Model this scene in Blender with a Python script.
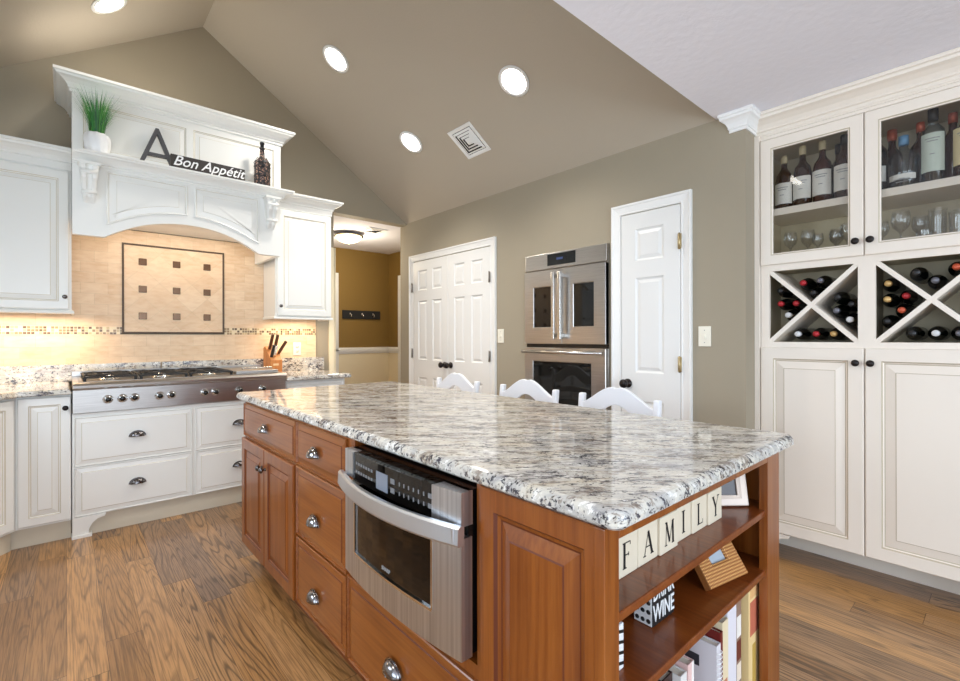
import bpy, math, random
from mathutils import Vector, Matrix
random.seed(7)
PI = math.pi
for o in list(bpy.data.objects): bpy.data.objects.remove(o)
sc = bpy.context.scene
COL = sc.collection
# ------------------------------------------------------------------ camera
F_PX, YAW, HZ, EYE = 469.27, 0.723, 337.5, 1.216
cd = bpy.data.cameras.new('camera'); cam = bpy.data.objects.new('camera', cd); COL.objects.link(cam)
cam.location = (0, 0, EYE); cd.sensor_width = 36; cd.lens = F_PX / 960 * 36
cam.rotation_euler = (PI / 2, 0.002, -YAW); cd.shift_y = (HZ - 340.5) / 960; cd.clip_start = 0.02
sc.camera = cam
# ------------------------------------------------------------------ world, exposure
w = bpy.data.worlds.new('sky'); sc.world = w; w.use_nodes = True
w.node_tree.nodes['Background'].inputs[0].default_value = (0.75, 0.86, 1, 1)
w.node_tree.nodes['Background'].inputs[1].default_value = 1.5
sc.view_settings.view_transform = 'Standard'; sc.view_settings.look = 'None'
sc.view_settings.gamma = 1; sc.view_settings.use_curve_mapping = False
sc.view_settings.exposure = -0.1
def area(name, loc, target, sx, sy, power, col, parent=None, spread=None):
    l = bpy.data.lights.new(name, 'AREA'); l.shape = 'RECTANGLE'; l.size = sx; l.size_y = sy; l.energy = power; l.color = col
    if spread: l.spread = spread
    o = bpy.data.objects.new(name, l); COL.objects.link(o); o.location = loc
    o.rotation_euler = (Vector(target) - Vector(loc)).to_track_quat('-Z', 'Y').to_euler()
    if parent: o.parent = parent
    return o
DAY = (0.72, 0.86, 1.0); WARM = (1.0, 0.77, 0.52); LAMP = (1.0, 0.95, 0.88)
area('daylight_patio', (0.2, -3.35, 1.35), (0.2, 0, 1.2), 4.4, 2.1, 172, DAY)
area('daylight_side', (-3.2, -0.9, 1.4), (0, -0.7, 1.2), 3.4, 1.9, 86, DAY)
area('daylight_sink', (-1.35, 2.35, 1.65), (0, 2.35, 1.3), 1.3, 1.05, 40, DAY)
# ------------------------------------------------------------------ materials
def lin(c):
    return tuple(((v / 255) / 12.92 if v / 255 <= .04045 else ((v / 255 + .055) / 1.055) ** 2.4) for v in c) + (1,)
MATS = {}
def mat(name, rgb, rough=.5, metal=0, coat=0, emit=None, estr=0, alpha=None, bump=None, trans=0, ior=None):
    m = bpy.data.materials.new(name); m.use_nodes = True; b = m.node_tree.nodes['Principled BSDF']
    b.inputs['Base Color'].default_value = lin(rgb); b.inputs['Roughness'].default_value = rough
    b.inputs['Metallic'].default_value = metal; b.inputs['Coat Weight'].default_value = coat; b.inputs['Coat Roughness'].default_value = .12
    if emit: b.inputs['Emission Color'].default_value = lin(emit); b.inputs['Emission Strength'].default_value = estr
    if trans: b.inputs['Transmission Weight'].default_value = trans
    if ior: b.inputs['IOR'].default_value = ior
    if bump:
        nt = m.node_tree; n = nt.nodes.new('ShaderNodeTexNoise'); n.inputs['Scale'].default_value = bump[0]; n.inputs['Detail'].default_value = 6
        t = nt.nodes.new('ShaderNodeTexCoord'); nt.links.new(t.outputs['Object'], n.inputs['Vector'])
        bp = nt.nodes.new('ShaderNodeBump'); bp.inputs['Strength'].default_value = bump[1]; bp.inputs['Distance'].default_value = .004
        nt.links.new(n.outputs['Fac'], bp.inputs['Height']); nt.links.new(bp.outputs['Normal'], b.inputs['Normal'])
    MATS[name] = m; return m
class NT:
    def __init__(s, name, rough=.5, coat=0):
        s.m = mat(name, (200, 200, 200), rough, coat=coat); s.t = s.m.node_tree; s.b = s.t.nodes['Principled BSDF']
        s.tc = s.t.nodes.new('ShaderNodeTexCoord').outputs['Object']
    def n(s, typ, ins={}, **kw):
        x = s.t.nodes.new(typ)
        for k, v in kw.items(): setattr(x, k, v)
        for k, v in ins.items():
            if isinstance(v, bpy.types.NodeSocket): s.t.links.new(v, x.inputs[k])
            else: x.inputs[k].default_value = v
        return x
    def math(s, op, a, b=0.0, c=0.0): return s.n('ShaderNodeMath', {0: a, 1: b, 2: c}, operation=op).outputs[0]
    def map(s, v, sc=(1, 1, 1), rot=(0, 0, 0), loc=(0, 0, 0)):
        return s.n('ShaderNodeMapping', {'Vector': v, 'Scale': sc, 'Rotation': rot, 'Location': loc}).outputs[0]
    def noise(s, v, scale, detail=4, rough=.5, dist=0): return s.n('ShaderNodeTexNoise', {'Vector': v, 'Scale': scale, 'Detail': detail, 'Roughness': rough, 'Distortion': dist}).outputs['Fac']
    def ramp(s, f, stops):
        r = s.n('ShaderNodeValToRGB', {'Fac': f}); e = r.color_ramp.elements
        while len(e) > 1: e.remove(e[-1])
        e[0].position = stops[0][0]; e[0].color = stops[0][1] if len(stops[0][1]) == 4 else lin(stops[0][1])
        for p, c in stops[1:]:
            q = e.new(p); q.color = c if len(c) == 4 else lin(c)
        return r.outputs['Color']
    def mix(s, f, a, b, mode='MIX'):
        x = s.t.nodes.new('ShaderNodeMix'); x.data_type = 'RGBA'; x.blend_type = mode
        for i, v in ((0, f), (6, a), (7, b)):
            if isinstance(v, bpy.types.NodeSocket): s.t.links.new(v, x.inputs[i])
            else: x.inputs[i].default_value = v
        return x.outputs[2]
    def col(s, c): s.t.links.new(c, s.b.inputs['Base Color'])
    def bump(s, h, st=.3, d=.002):
        b = s.n('ShaderNodeBump', {'Height': h, 'Strength': st, 'Distance': d}); s.t.links.new(b.outputs[0], s.b.inputs['Normal'])
B = (0, 0, 0, 1); W = (1, 1, 1, 1)
taupe = mat('taupe_paint', (160, 149, 129), .75, bump=(180, .12))
taupe_c = mat('taupe_ceiling_paint', (184, 173, 156), .85, bump=(90, .3))
white_c = mat('white_ceiling_plaster', (243, 242, 250), .85, bump=(28, .5))
mustard = mat('mustard_paint', (138, 108, 50), .7)
cream_wall = mat('cream_paint', (236, 222, 190), .6)
trimw = mat('white_trim_paint', (238, 237, 234), .35)
doorw = mat('white_door_paint', (232, 231, 228), .35)
cab = mat('white_cabinet_paint', (238, 237, 232), .32)
glaze = mat('cabinet_glaze', (212, 203, 184), .5)
cab2 = mat('cream_cabinet_paint', (236, 225, 211), .35)
glaze2 = mat('cream_cabinet_glaze', (188, 174, 150), .5)
kick = mat('cream_toe_board', (214, 203, 182), .5)
steel = mat('brushed_steel', (200, 196, 190), .26, metal=1)
steel_d = mat('dark_steel', (150, 145, 140), .3, metal=1)
chrome = mat('bright_steel', (225, 225, 225), .12, metal=1)
gun = mat('gunmetal', (112, 108, 108), .22, metal=1)
pewter = mat('pewter', (150, 148, 150), .2, metal=1)
bronze = mat('dark_bronze', (38, 32, 30), .3, metal=.6)
black = mat('black_enamel', (12, 12, 13), .25)
blackg = mat('black_glass', (10, 9, 8), .04)
blackmatte = mat('black_iron', (28, 28, 30), .55)
brass_p = mat('aged_brass', (190, 170, 130), .35, metal=.8)
brass = mat('brass', (200, 160, 90), .3, metal=1)
plate = mat('ivory_plastic', (238, 232, 215), .4)
tilec = mat('ivory_letter_tile', (224, 211, 188), .5)
tiled = mat('tile_edge', (150, 140, 120), .6)
inkm = mat('black_ink', (22, 20, 20), .6)
whitep = mat('white_print', (235, 235, 235), .5)
greyp_d = mat('dim_grey_print', (118, 118, 120), .5)
greyp = mat('grey_print', (150, 150, 150), .5)
lampm = mat('lamp_glow', (255, 255, 255), .5, emit=(255, 250, 240), estr=14)
bowlm = mat('lit_glass_bowl', (255, 245, 220), .4, emit=(255, 226, 160), estr=5)
screen = mat('blue_display', (10, 12, 20), .2, emit=(120, 150, 230), estr=.25)
chairw = mat('white_chair_paint', (240, 242, 246), .35)
pots = mat('white_ceramic', (238, 238, 238), .3)
soil = mat('soil', (60, 48, 36), .9)
slate = mat('dark_wood_sign', (52, 46, 42), .6, bump=(60, .3))
greywood = mat('weathered_black_wood', (62, 62, 66), .55, bump=(90, .4))
woodblk = None
steelb = NT('steel_panel', .28); steelb.b.inputs['Metallic'].default_value = 1
_n = steelb.noise(steelb.map(steelb.tc, (2, 2, 260)), 3, 3)
steelb.col(steelb.ramp(_n, [(.3, (170, 166, 162)), (.7, (198, 194, 190))]))
def thin_glass(name, tint, refl=.10, op=0.0):
    m = bpy.data.materials.new(name); m.use_nodes = True; t = m.node_tree; t.nodes.clear()
    o = t.nodes.new('ShaderNodeOutputMaterial'); tr = t.nodes.new('ShaderNodeBsdfTransparent'); tr.inputs[0].default_value = tint
    g = t.nodes.new('ShaderNodeBsdfGlossy'); g.inputs['Roughness'].default_value = .02
    mx = t.nodes.new('ShaderNodeMixShader'); lw = t.nodes.new('ShaderNodeLayerWeight'); lw.inputs[0].default_value = .35
    mt = t.nodes.new('ShaderNodeMath'); mt.operation = 'MULTIPLY_ADD'; mt.inputs[1].default_value = .3; mt.inputs[2].default_value = refl
    t.links.new(lw.outputs['Fresnel'], mt.inputs[0]); t.links.new(mt.outputs[0], mx.inputs[0])
    t.links.new(tr.outputs[0], mx.inputs[1]); t.links.new(g.outputs[0], mx.inputs[2]); t.links.new(mx.outputs[0], o.inputs[0]); return m
pane = thin_glass('cabinet_pane', (.93, .93, .92, 1), .02)
stem = thin_glass('clear_stemware', (.95, .96, .97, 1), .12)
clearb = thin_glass('clear_bottle_glass', (.72, .78, .82, 1), .08)
def wood(name, c1, c2, c3, rough, axis=2, coat=.3, scale=1.0):
    k = NT(name, rough, coat); s = [9 * scale] * 3; s[axis] = .9 * scale
    v = k.map(k.tc, tuple(s)); a = k.noise(v, 2.2, 5, .55, .6); s2 = [120] * 3; s2[axis] = 3
    f = k.noise(k.map(k.tc, tuple(s2)), 1, 3)
    c = k.ramp(a, [(.28, c1), (.5, c2), (.72, c3)])
    k.col(k.mix(.35, c, k.ramp(f, [(.35, c1), (.65, c3)]))); return k.m
cherry = wood('cherry_wood', (112, 54, 14), (134, 70, 21), (156, 91, 36), .3, 2)
cherry_h = wood('cherry_wood_across', (118, 60, 19), (140, 77, 28), (162, 98, 43), .3, 0)
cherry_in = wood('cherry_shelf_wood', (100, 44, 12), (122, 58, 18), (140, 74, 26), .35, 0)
cherry_gl = mat('cherry_groove', (96, 40, 10), .5)
beech = wood('knife_block_wood', (186, 110, 52), (205, 130, 66), (220, 148, 84), .45, 2, 0)
dkhandle = wood('walnut_handle', (70, 40, 24), (96, 56, 32), (120, 74, 44), .45, 2, 0, 4)
# granite
def granite(name, rot=.75, warm=0):
    k = NT(name, .07, 0)
    v = k.map(k.tc, (1, 1, 1), (0, 0, rot)); st = k.map(v, (3.0, 11, 7))
    big = k.noise(k.map(v, (5, 17, 11)), 1.0, 7, .66, .8)
    base = k.ramp(big, [(.3, (150, 148, 150)), (.42, (188, 185, 180)), (.55, (214, 209, 198)), (.72, (206, 195 - 6 * warm, 174 - 12 * warm))])
    fl = k.noise(k.map(v, (30, 105, 75)), 1.0, 6, .62, .5)
    cl = k.noise(k.map(v, (7, 24, 15)), 1.0, 5, .65, .8)
    f2 = k.math('ADD', fl, k.math('MULTIPLY', k.math('SUBTRACT', cl, .5), .62))
    c = k.mix(k.ramp(f2, [(.385, W), (.455, B)]), base, lin((74, 72, 80)))
    f3 = k.math('ADD', k.noise(k.map(v, (34, 90, 70), (0, 0, .4), (3, 1, 2)), 1.0, 5, .65, .6), k.math('MULTIPLY', k.math('SUBTRACT', k.noise(k.map(v, (8, 20, 15), (0, 0, 0), (7, 3, 1)), 1.0, 3), .5), .8))
    c = k.mix(k.math('MULTIPLY', k.ramp(f3, [(.56, B), (.66, W)]), .75), c, lin((128, 112, 100)))
    c = k.mix(k.math('MULTIPLY', k.ramp(f3, [(.30, W), (.38, B)]), .8), c, lin((246, 244, 240)))
    sp = k.noise(k.tc, 105, 3, .6)
    c = k.mix(k.math('MULTIPLY', k.ramp(k.math('ADD', sp, k.math('MULTIPLY', k.math('SUBTRACT', cl, .5), .5)), [(.34, W), (.40, B)]), .9), c, lin((34, 30, 36)))
    k.col(c); return k.m
gran = granite('island_granite'); gran2 = granite('counter_granite', .3, 1)
# oak floor
k = NT('oak_floor', .28, .15); sx = k.n('ShaderNodeSeparateXYZ', {0: k.tc}); PW, PL = .118, 1.25
ix = k.math('FLOOR', k.math('DIVIDE', sx.outputs[0], PW))
r1 = k.n('ShaderNodeTexWhiteNoise', {'W': ix}, noise_dimensions='1D').outputs['Value']
yy = k.math('ADD', k.math('DIVIDE', sx.outputs[1], PL), k.math('MULTIPLY', r1, 7.3)); iy = k.math('FLOOR', yy)
cb = k.n('ShaderNodeCombineXYZ', {0: ix, 1: iy, 2: 0.0}).outputs[0]
r2 = k.n('ShaderNodeTexWhiteNoise', {'Vector': cb}, noise_dimensions='3D'); rv, rc = r2.outputs['Value'], r2.outputs['Color']
off = k.n('ShaderNodeVectorMath', {0: k.tc, 1: k.n('ShaderNodeVectorMath', {0: rc, 1: (9, 9, 9)}, operation='MULTIPLY').outputs[0]}, operation='ADD').outputs[0]
ring = k.noise(k.map(off, (8.5, .55, 1)), 1.0, 2.0, .4, .25)
gr = k.math('FRACT', k.math('MULTIPLY', ring, 22))
grain = k.ramp(gr, [(0, (.28, .28, .28, 1)), (.10, (.36, .34, .32, 1)), (.30, W), (.88, (.9, .9, .9, 1)), (1, (.28, .28, .28, 1))])
pores = k.ramp(k.noise(k.map(off, (240, 7, 1)), 1, 3), [(.38, (.40, .40, .40, 1)), (.56, W)])
tone = k.ramp(rv, [(0, (140, 102, 66)), (.25, (186, 138, 84)), (.5, (140, 112, 90)), (.75, (204, 154, 98)), (1, (116, 94, 78))])
gm_ = k.math('MULTIPLY_ADD', k.n('ShaderNodeSeparateXYZ', {0: rc}).outputs[1], .55, .42); c = k.mix(gm_, tone, grain, 'MULTIPLY'); c = k.mix(.6, c, pores, 'MULTIPLY')
fx = k.math('FRACT', k.math('DIVIDE', sx.outputs[0], PW)); fy = k.math('FRACT', yy)
gap = k.math('MAXIMUM', k.math('LESS_THAN', fx, .014), k.math('LESS_THAN', fy, .0022))
k.col(k.mix(k.math('MULTIPLY', gap, .7), c, lin((60, 40, 24)))); k.bump(k.math('SUBTRACT', grain, gap), .12, .001)
floor_m = k.m
# travertine tile
def tile(name, diag=False):
    k = NT(name, .4); s = k.n('ShaderNodeSeparateXYZ', {0: k.tc}); v = k.n('ShaderNodeCombineXYZ', {0: s.outputs[0], 1: s.outputs[2], 2: 0.0}).outputs[0]
    if diag: v = k.map(v, (1, 1, 1), (0, 0, PI / 4), (.0, .0, 0))
    b = k.t.nodes.new('ShaderNodeTexBrick'); k.t.links.new(v, b.inputs['Vector']); b.inputs['Scale'].default_value = 1
    b.offset = 0 if diag else .5
    b.inputs['Brick Width'].default_value = .155; b.inputs['Row Height'].default_value = .155 if diag else .077
    b.inputs['Mortar Size'].default_value = .0014; b.inputs['Mortar Smooth'].default_value = .3
    b.inputs['Color1'].default_value = lin((230, 204, 172)); b.inputs['Color2'].default_value = lin((216, 184, 148)); b.inputs['Mortar'].default_value = lin((196, 172, 138))
    n = k.noise(k.map(k.tc, (1, 1, 3)), 14, 6, .6)
    k.col(k.mix(.35, b.outputs['Color'], k.ramp(n, [(.3, (204, 164, 124)), (.6, (234, 210, 180))]))); return k.m
tile_m = tile('travertine_tile'); tile_dm = tile('travertine_diagonal', True)
k = NT('mosaic_band', .3); s = k.n('ShaderNodeSeparateXYZ', {0: k.tc})
cellv = k.n('ShaderNodeCombineXYZ', {0: k.math('FLOOR', k.math('DIVIDE', s.outputs[0], .02)), 1: k.math('FLOOR', k.math('DIVIDE', s.outputs[2], .02)), 2: 0.0}).outputs[0]
rr = k.n('ShaderNodeTexWhiteNoise', {'Vector': cellv}, noise_dimensions='3D').outputs['Value']
cc = k.ramp(rr, [(0, (96, 72, 50)), (.2, (150, 122, 88)), (.45, (196, 172, 130)), (.7, (222, 204, 168)), (.9, (128, 110, 84))])
for e in k.t.nodes:
    if e.type == 'VALTORGB': e.color_ramp.interpolation = 'CONSTANT'
g = k.math('MAXIMUM', k.math('LESS_THAN', k.math('FRACT', k.math('DIVIDE', s.outputs[0], .02)), .14), k.math('LESS_THAN', k.math('FRACT', k.math('DIVIDE', s.outputs[2], .02)), .14))
k.col(k.mix(g, cc, lin((226, 208, 176)))); mosaic = k.m
k = NT('wicker', .6); s = k.n('ShaderNodeTexWave', {'Vector': k.tc, 'Scale': 55.0}); s2 = k.n('ShaderNodeTexWave', {'Vector': k.tc, 'Scale': 40.0}, bands_direction='Z')
wv = k.math('MULTIPLY', s.outputs['Fac'], s2.outputs['Fac']); k.col(k.ramp(wv, [(0, (150, 90, 40)), (.5, (222, 160, 90)), (1, (240, 190, 120))])); k.bump(wv, .8, .002); wicker = k.m
k = NT('liquor_bottle_wrap', .5); vv = k.n('ShaderNodeTexVoronoi', {'Vector': k.tc, 'Scale': 75.0})
k.col(k.ramp(vv.outputs['Distance'], [(.0, (190, 150, 120)), (.35, (120, 90, 80)), (.5, (30, 28, 30))])); wrap = k.m
corkm = mat('cork', (198, 180, 142), .6); amber = mat('amber_whisky', (44, 20, 12), .06, coat=.5); dark_gl = mat('dark_green_glass', (10, 13, 10), .16)
redgl = mat('red_brown_bottle', (62, 26, 20), .08); label_w = mat('paper_label', (232, 228, 220), .6); label_b = mat('beige_label', (224, 208, 164), .6)
label_g = mat('pale_green_label', (206, 216, 204), .6); blk_cap = mat('black_cap', (24, 24, 26), .35); bluecap = mat('blue_capsule', (110, 160, 200), .35)
redcap = mat('red_foil', (176, 36, 44), .3, metal=.3); goldcap = mat('gold_foil', (206, 170, 110), .3, metal=.4); whcap = mat('white_foil', (220, 220, 220), .35); greycap = mat('grey_foil', (110, 110, 118), .3, metal=.4)
orcap = mat('copper_foil', (206, 92, 60), .3, metal=.3)
# ------------------------------------------------------------------ mesh helpers
class MB:
    def __init__(s): s.v = []; s.f = []; s.m = []; s.sm = []
    def add(s, vs, fs, m=0, smooth=False):
        o = len(s.v); s.v += [tuple(p) for p in vs]
        for i, f in enumerate(fs): s.f.append([o + j for j in f]); s.m.append(m[i] if isinstance(m, list) else m); s.sm.append(smooth)
        return s
    def box(s, x0, x1, y0, y1, z0, z1, m=0):
        v = [(x0, y0, z0), (x1, y0, z0), (x1, y1, z0), (x0, y1, z0), (x0, y0, z1), (x1, y0, z1), (x1, y1, z1), (x0, y1, z1)]
        return s.add(v, [(3, 2, 1, 0), (4, 5, 6, 7), (0, 1, 5, 4), (1, 2, 6, 5), (2, 3, 7, 6), (3, 0, 4, 7)], m)
    def rings(s, R, m=0, cap0=True, cap1=True, closed=True, smooth=False, mlist=None):
        n = len(R[0]); vs = [p for r in R for p in r]; fs = []; ms = []
        for i in range(len(R) - 1):
            for j in range(n if closed else n - 1):
                a, b = i * n + j, i * n + (j + 1) % n; fs.append((a, b, b + n, a + n)); ms.append(mlist[i] if mlist else m)
        if cap0: fs.append(tuple(range(n))[::-1]); ms.append(mlist[0] if mlist else m)
        if cap1: fs.append(tuple(range((len(R) - 1) * n, len(R) * n))); ms.append(mlist[-1] if mlist else m)
        return s.add(vs, fs, ms, smooth)
    def prism(s, poly, y0, y1, m=0):           # poly in x,z
        return s.rings([[(x, y0, z) for x, z in poly], [(x, y1, z) for x, z in poly]], m)
    def slab(s, poly, z0, z1, m=0):            # poly in x,y
        return s.rings([[(x, y, z0) for x, y in poly], [(x, y, z1) for x, y in poly]], m)
    def lathe(s, prof, o=(0, 0, 0), ax=(0, 0, 1), seg=24, m=0, smooth=True, ml=None, cap=True):
        q = Vector((0, 0, 1)).rotation_difference(Vector(ax)); o = Vector(o)
        R = [[o + q @ Vector((r * math.cos(2 * PI * j / seg), r * math.sin(2 * PI * j / seg), h)) for j in range(seg)] for r, h in prof]
        return s.rings(R, m, cap, cap, True, smooth, ml)
    def tube(s, pts, r, seg=10, m=0):
        pts = [Vector(p) for p in pts]; R = []
        for i, p in enumerate(pts):
            d = (pts[min(i + 1, len(pts) - 1)] - pts[max(i - 1, 0)]).normalized()
            u = d.cross(Vector((0, 0, 1)));
            if u.length < .1: u = d.cross(Vector((0, 1, 0)))
            u.normalize(); v = d.cross(u); rr = r[i] if isinstance(r, (list, tuple)) else r
            R.append([p + (u * math.cos(2 * PI * j / seg) + v * math.sin(2 * PI * j / seg)) * rr for j in range(seg)])
        return s.rings(R, m, smooth=True)
    def grid(s, xs, zs, cells, y, rings, depth, m=0, edge=((0, .004), (.004, 0))):
        """slab with raised panels in given cells; front face at y (toward -y), back at y+depth; edge chamfer"""
        X0, X1, Z0, Z1 = xs[0], xs[-1], zs[0], zs[-1]
        def rect(i, yy, x0=X0, x1=X1, z0=Z0, z1=Z1): return [(x0 + i, yy, z0 + i), (x1 - i, yy, z0 + i), (x1 - i, yy, z1 - i), (x0 + i, yy, z1 - i)]
        s.rings([rect(0, y + depth)] + [rect(i, y + d) for i, d in edge], m, True, False)
        e = edge[-1][0]; xs = [xs[0] + e] + list(xs[1:-1]) + [xs[-1] - e]; zs = [zs[0] + e] + list(zs[1:-1]) + [zs[-1] - e]; yf = y + edge[-1][1]
        for i in range(len(xs) - 1):
            for j in range(len(zs) - 1):
                a = (xs[i], xs[i + 1], zs[j], zs[j + 1])
                if (i, j) in cells:
                    R = [rect(0, yf, *a)] + [rect(t[0], yf + t[1], *a) for t in rings]
                    s.rings(R, m, False, True, mlist=[t[2] for t in rings] + [m])
                else: s.add(rect(0, yf, *a), [(0, 1, 2, 3)], m)
        return s
    def hframe(s, x0, x1, z0, z1, wd, y0, y1, m=0, bev=.006, gm=None):
        """rectangular frame with a hole; front at y0"""
        def rect(i, yy): return [(x0 + i, yy, z0 + i), (x1 - i, yy, z0 + i), (x1 - i, yy, z1 - i), (x0 + i, yy, z1 - i)]
        R = [rect(0, y1), rect(0, y0 + .003), rect(.003, y0), rect(wd - bev * 2, y0), rect(wd - bev, y0 + bev * .6), rect(wd, y0 + bev), rect(wd, y1), rect(0, y1)]
        gm = m if gm is None else gm
        s.rings(R, m, False, False, mlist=[m, m, m, gm, m, m, m, m]); return s
    def sweep(s, path, prof, m=0, flip=False, closed=False):
        """profile (out, z) swept along an xy path; out is to the right of travel"""
        P = [Vector(p) for p in path]; n = len(P); R = []
        for i in range(n):
            ds = []
            if i > 0 or closed: ds.append((P[i] - P[i - 1]).normalized())
            if i < n - 1 or closed: ds.append((P[(i + 1) % n] - P[i]).normalized())
            ns = [Vector((d.y, -d.x)) for d in ds]
            mt = ns[0] if len(ns) == 1 else (ns[0] + ns[1]) / (1 + ns[0].dot(ns[1]))
            R.append([(P[i].x + mt.x * o, P[i].y + mt.y * o, z) for o, z in prof])
        if closed: R.append(R[0])
        return s.rings(R, m, not closed, not closed)
    def build(s, name, mats, parent=None, smooth_angle=None, bevel=0, mod=None):
        me = bpy.data.meshes.new(name); me.from_pydata(s.v, [], s.f)
        if not isinstance(mats, (list, tuple)): mats = [mats]
        for mm in mats: me.materials.append(mm)
        for p, mi, sm in zip(me.polygons, s.m, s.sm): p.material_index = min(mi, len(mats) - 1); p.use_smooth = sm
        me.update()
        import bmesh
        bm = bmesh.new(); bm.from_mesh(me); bmesh.ops.recalc_face_normals(bm, faces=bm.faces); bm.to_mesh(me); bm.free()
        o = bpy.data.objects.new(name, me); COL.objects.link(o)
        if parent: o.parent = parent
        if bevel:
            b = o.modifiers.new('bevel', 'BEVEL'); b.width = bevel; b.segments = 2; b.limit_method = 'ANGLE'; b.angle_limit = .6
        return o
def inset(poly, d):
    n = len(poly); out = []; A = sum(poly[i][0] * poly[(i + 1) % n][1] - poly[(i + 1) % n][0] * poly[i][1] for i in range(n)); sg = 1 if A > 0 else -1
    for i in range(n):
        a, b, c = Vector(poly[i - 1]), Vector(poly[i]), Vector(poly[(i + 1) % n]); d1 = (b - a).normalized(); d2 = (c - b).normalized()
        n1 = Vector((-d1.y, d1.x)) * sg; n2 = Vector((-d2.y, d2.x)) * sg; mt = (n1 + n2) / max(.3, 1 + n1.dot(n2)); out.append(tuple(b + mt * d))
    return out
def rrect(x0, x1, y0, y1, r, n=6):
    P = []
    for cx, cy, a in ((x1 - r, y0 + r, -PI / 2), (x1 - r, y1 - r, 0), (x0 + r, y1 - r, PI / 2), (x0 + r, y0 + r, PI)):
        for i in range(n + 1): t = a + PI / 2 * i / n; P.append((cx + r * math.cos(t), cy + r * math.sin(t)))
    return P
LABELS = []
def tag(o, label, cat, group=None, kind=None):
    o['label'] = label; o['category'] = cat
    if group: o['group'] = group
    if kind: o['kind'] = kind
    return o
def thing(name, loc, rz, label, cat, group=None):
    o = bpy.data.objects.new(name, None); COL.objects.link(o); o.location = loc; o.rotation_euler = (0, 0, rz); o.empty_display_size = .1
    return tag(o, label, cat, group)
def struct(name, mb, mats, parent=None, **k):
    o = mb.build(name, mats, parent, **k)
    if not parent: o['kind'] = 'structure'
    return o
def dup(root, **kw):
    r = root.copy(); COL.objects.link(r)
    for ch in list(root.children):
        c = ch.copy(); COL.objects.link(c); c.parent = r
        for g in list(ch.children): d = g.copy(); COL.objects.link(d); d.parent = c
    for kk, v in kw.items():
        if kk == 'loc': r.location = v
        elif kk == 'rz': r.rotation_euler = (0, 0, v)
        else: r[kk] = v
    return r
def text(s, size, name, m, parent, loc, rot=(PI / 2, 0, 0), ext=.0006, shear=0, sx=1, bold=0, align='CENTER', sy=1):
    cu = bpy.data.curves.new('t', 'FONT'); cu.body = s; cu.size = size; cu.extrude = ext; cu.shear = shear; cu.offset = bold; cu.align_x = align; cu.resolution_u = 3
    o = bpy.data.objects.new('t', cu); COL.objects.link(o); bpy.context.view_layer.update()
    me = bpy.data.meshes.new_from_object(o.evaluated_get(bpy.context.evaluated_depsgraph_get())); bpy.data.objects.remove(o)
    me.materials.clear(); me.materials.append(m); n = bpy.data.objects.new(name, me); COL.objects.link(n)
    n.parent = parent; n.location = loc; n.rotation_euler = rot; n.scale = (sx, sy, 1); return n
# hardware
def cup_pull(parent, x, z, y, m, wd=.086, h=.034, d=.026):
    mb = MB(); R = []
    for i in range(7):
        f = PI / 2 * i / 6; R.append([(x - wd / 2 * math.cos(t) * math.cos(f), y - d * math.sin(f) , z + h * math.sin(t) * math.cos(f) ) for t in [PI * j / 12 for j in range(13)]])
    mb.rings(R, 0, False, False, False, True)
    mb.rings([[(x - (wd / 2 + .004) * math.cos(t), yy, z + (h + .004) * math.sin(t)) for t in [PI * j / 12 for j in range(13)]] for yy in (y - .002, y)], 0, True, True, False)
    o = mb.build('cup_pull', m, parent); md = o.modifiers.new('s', 'SOLIDIFY'); md.thickness = .0025; return o
def knob(parent, x, z, y, m, r=.016, name='knob'):
    return MB().lathe([(.008, 0), (.006, .004), (.005, .012), (r * .8, .016), (r, .021), (r * .95, .026), (r * .6, .030), (.001, .031)], (x, y, z), (0, -1, 0), 18).build(name, m, parent)
RP = [(.004, .005, 1), (.008, .0075, 0), (.012, .0085, 1), (.038, .0015, 0), (.0405, .0, 1)]
def door(parent, x0, x1, z0, z1, y, mats, fr=.055, rings=None, name='door', thick=.019):
    mb = MB(); mb.grid([x0, x0 + fr, x1 - fr, x1], [z0, z0 + fr, z1 - fr, z1], {(1, 1)}, y, rings or RP, thick)
    return mb.build(name, mats, parent)
def drawer(parent, x0, x1, z0, z1, y, mats, rim=.022, name='drawer'):
    mb = MB(); R = [(.003, .0085, 0), (rim, .003, 0), (rim + .0025, .0005, 1), (rim + .004, 0, 0)]
    mb.grid([x0, x1], [z0, z1], {(0, 0)}, y, R, .019, edge=((0, .012), (.003, .0095)))
    # ring offsets are relative to the chamfered edge
    return mb.build(name, mats, parent)
CROWN = [(0, 0), (.010, 0), (.010, .016), (.018, .020), (.018, .030), (.030, .048), (.050, .064), (.068, .072), (.072, .084), (.080, .088), (.080, .104), (0, .104)]
def crown(z0, h, out):
    a = [(o / .08 * out, z0 + z / .104 * h) for o, z in CROWN]; return a

# ================================================================== ROOM SHELL
XW, XL, YH, YE, ZC, XR = 2.82, -1.13, 4.42, 1.127, 2.47, .853
ZR = ZC + .67 * (XW - XR)
struct('floor', MB().box(-3.2, 3.9, -3.4, 6.3, -.05, 0), floor_m)
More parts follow.
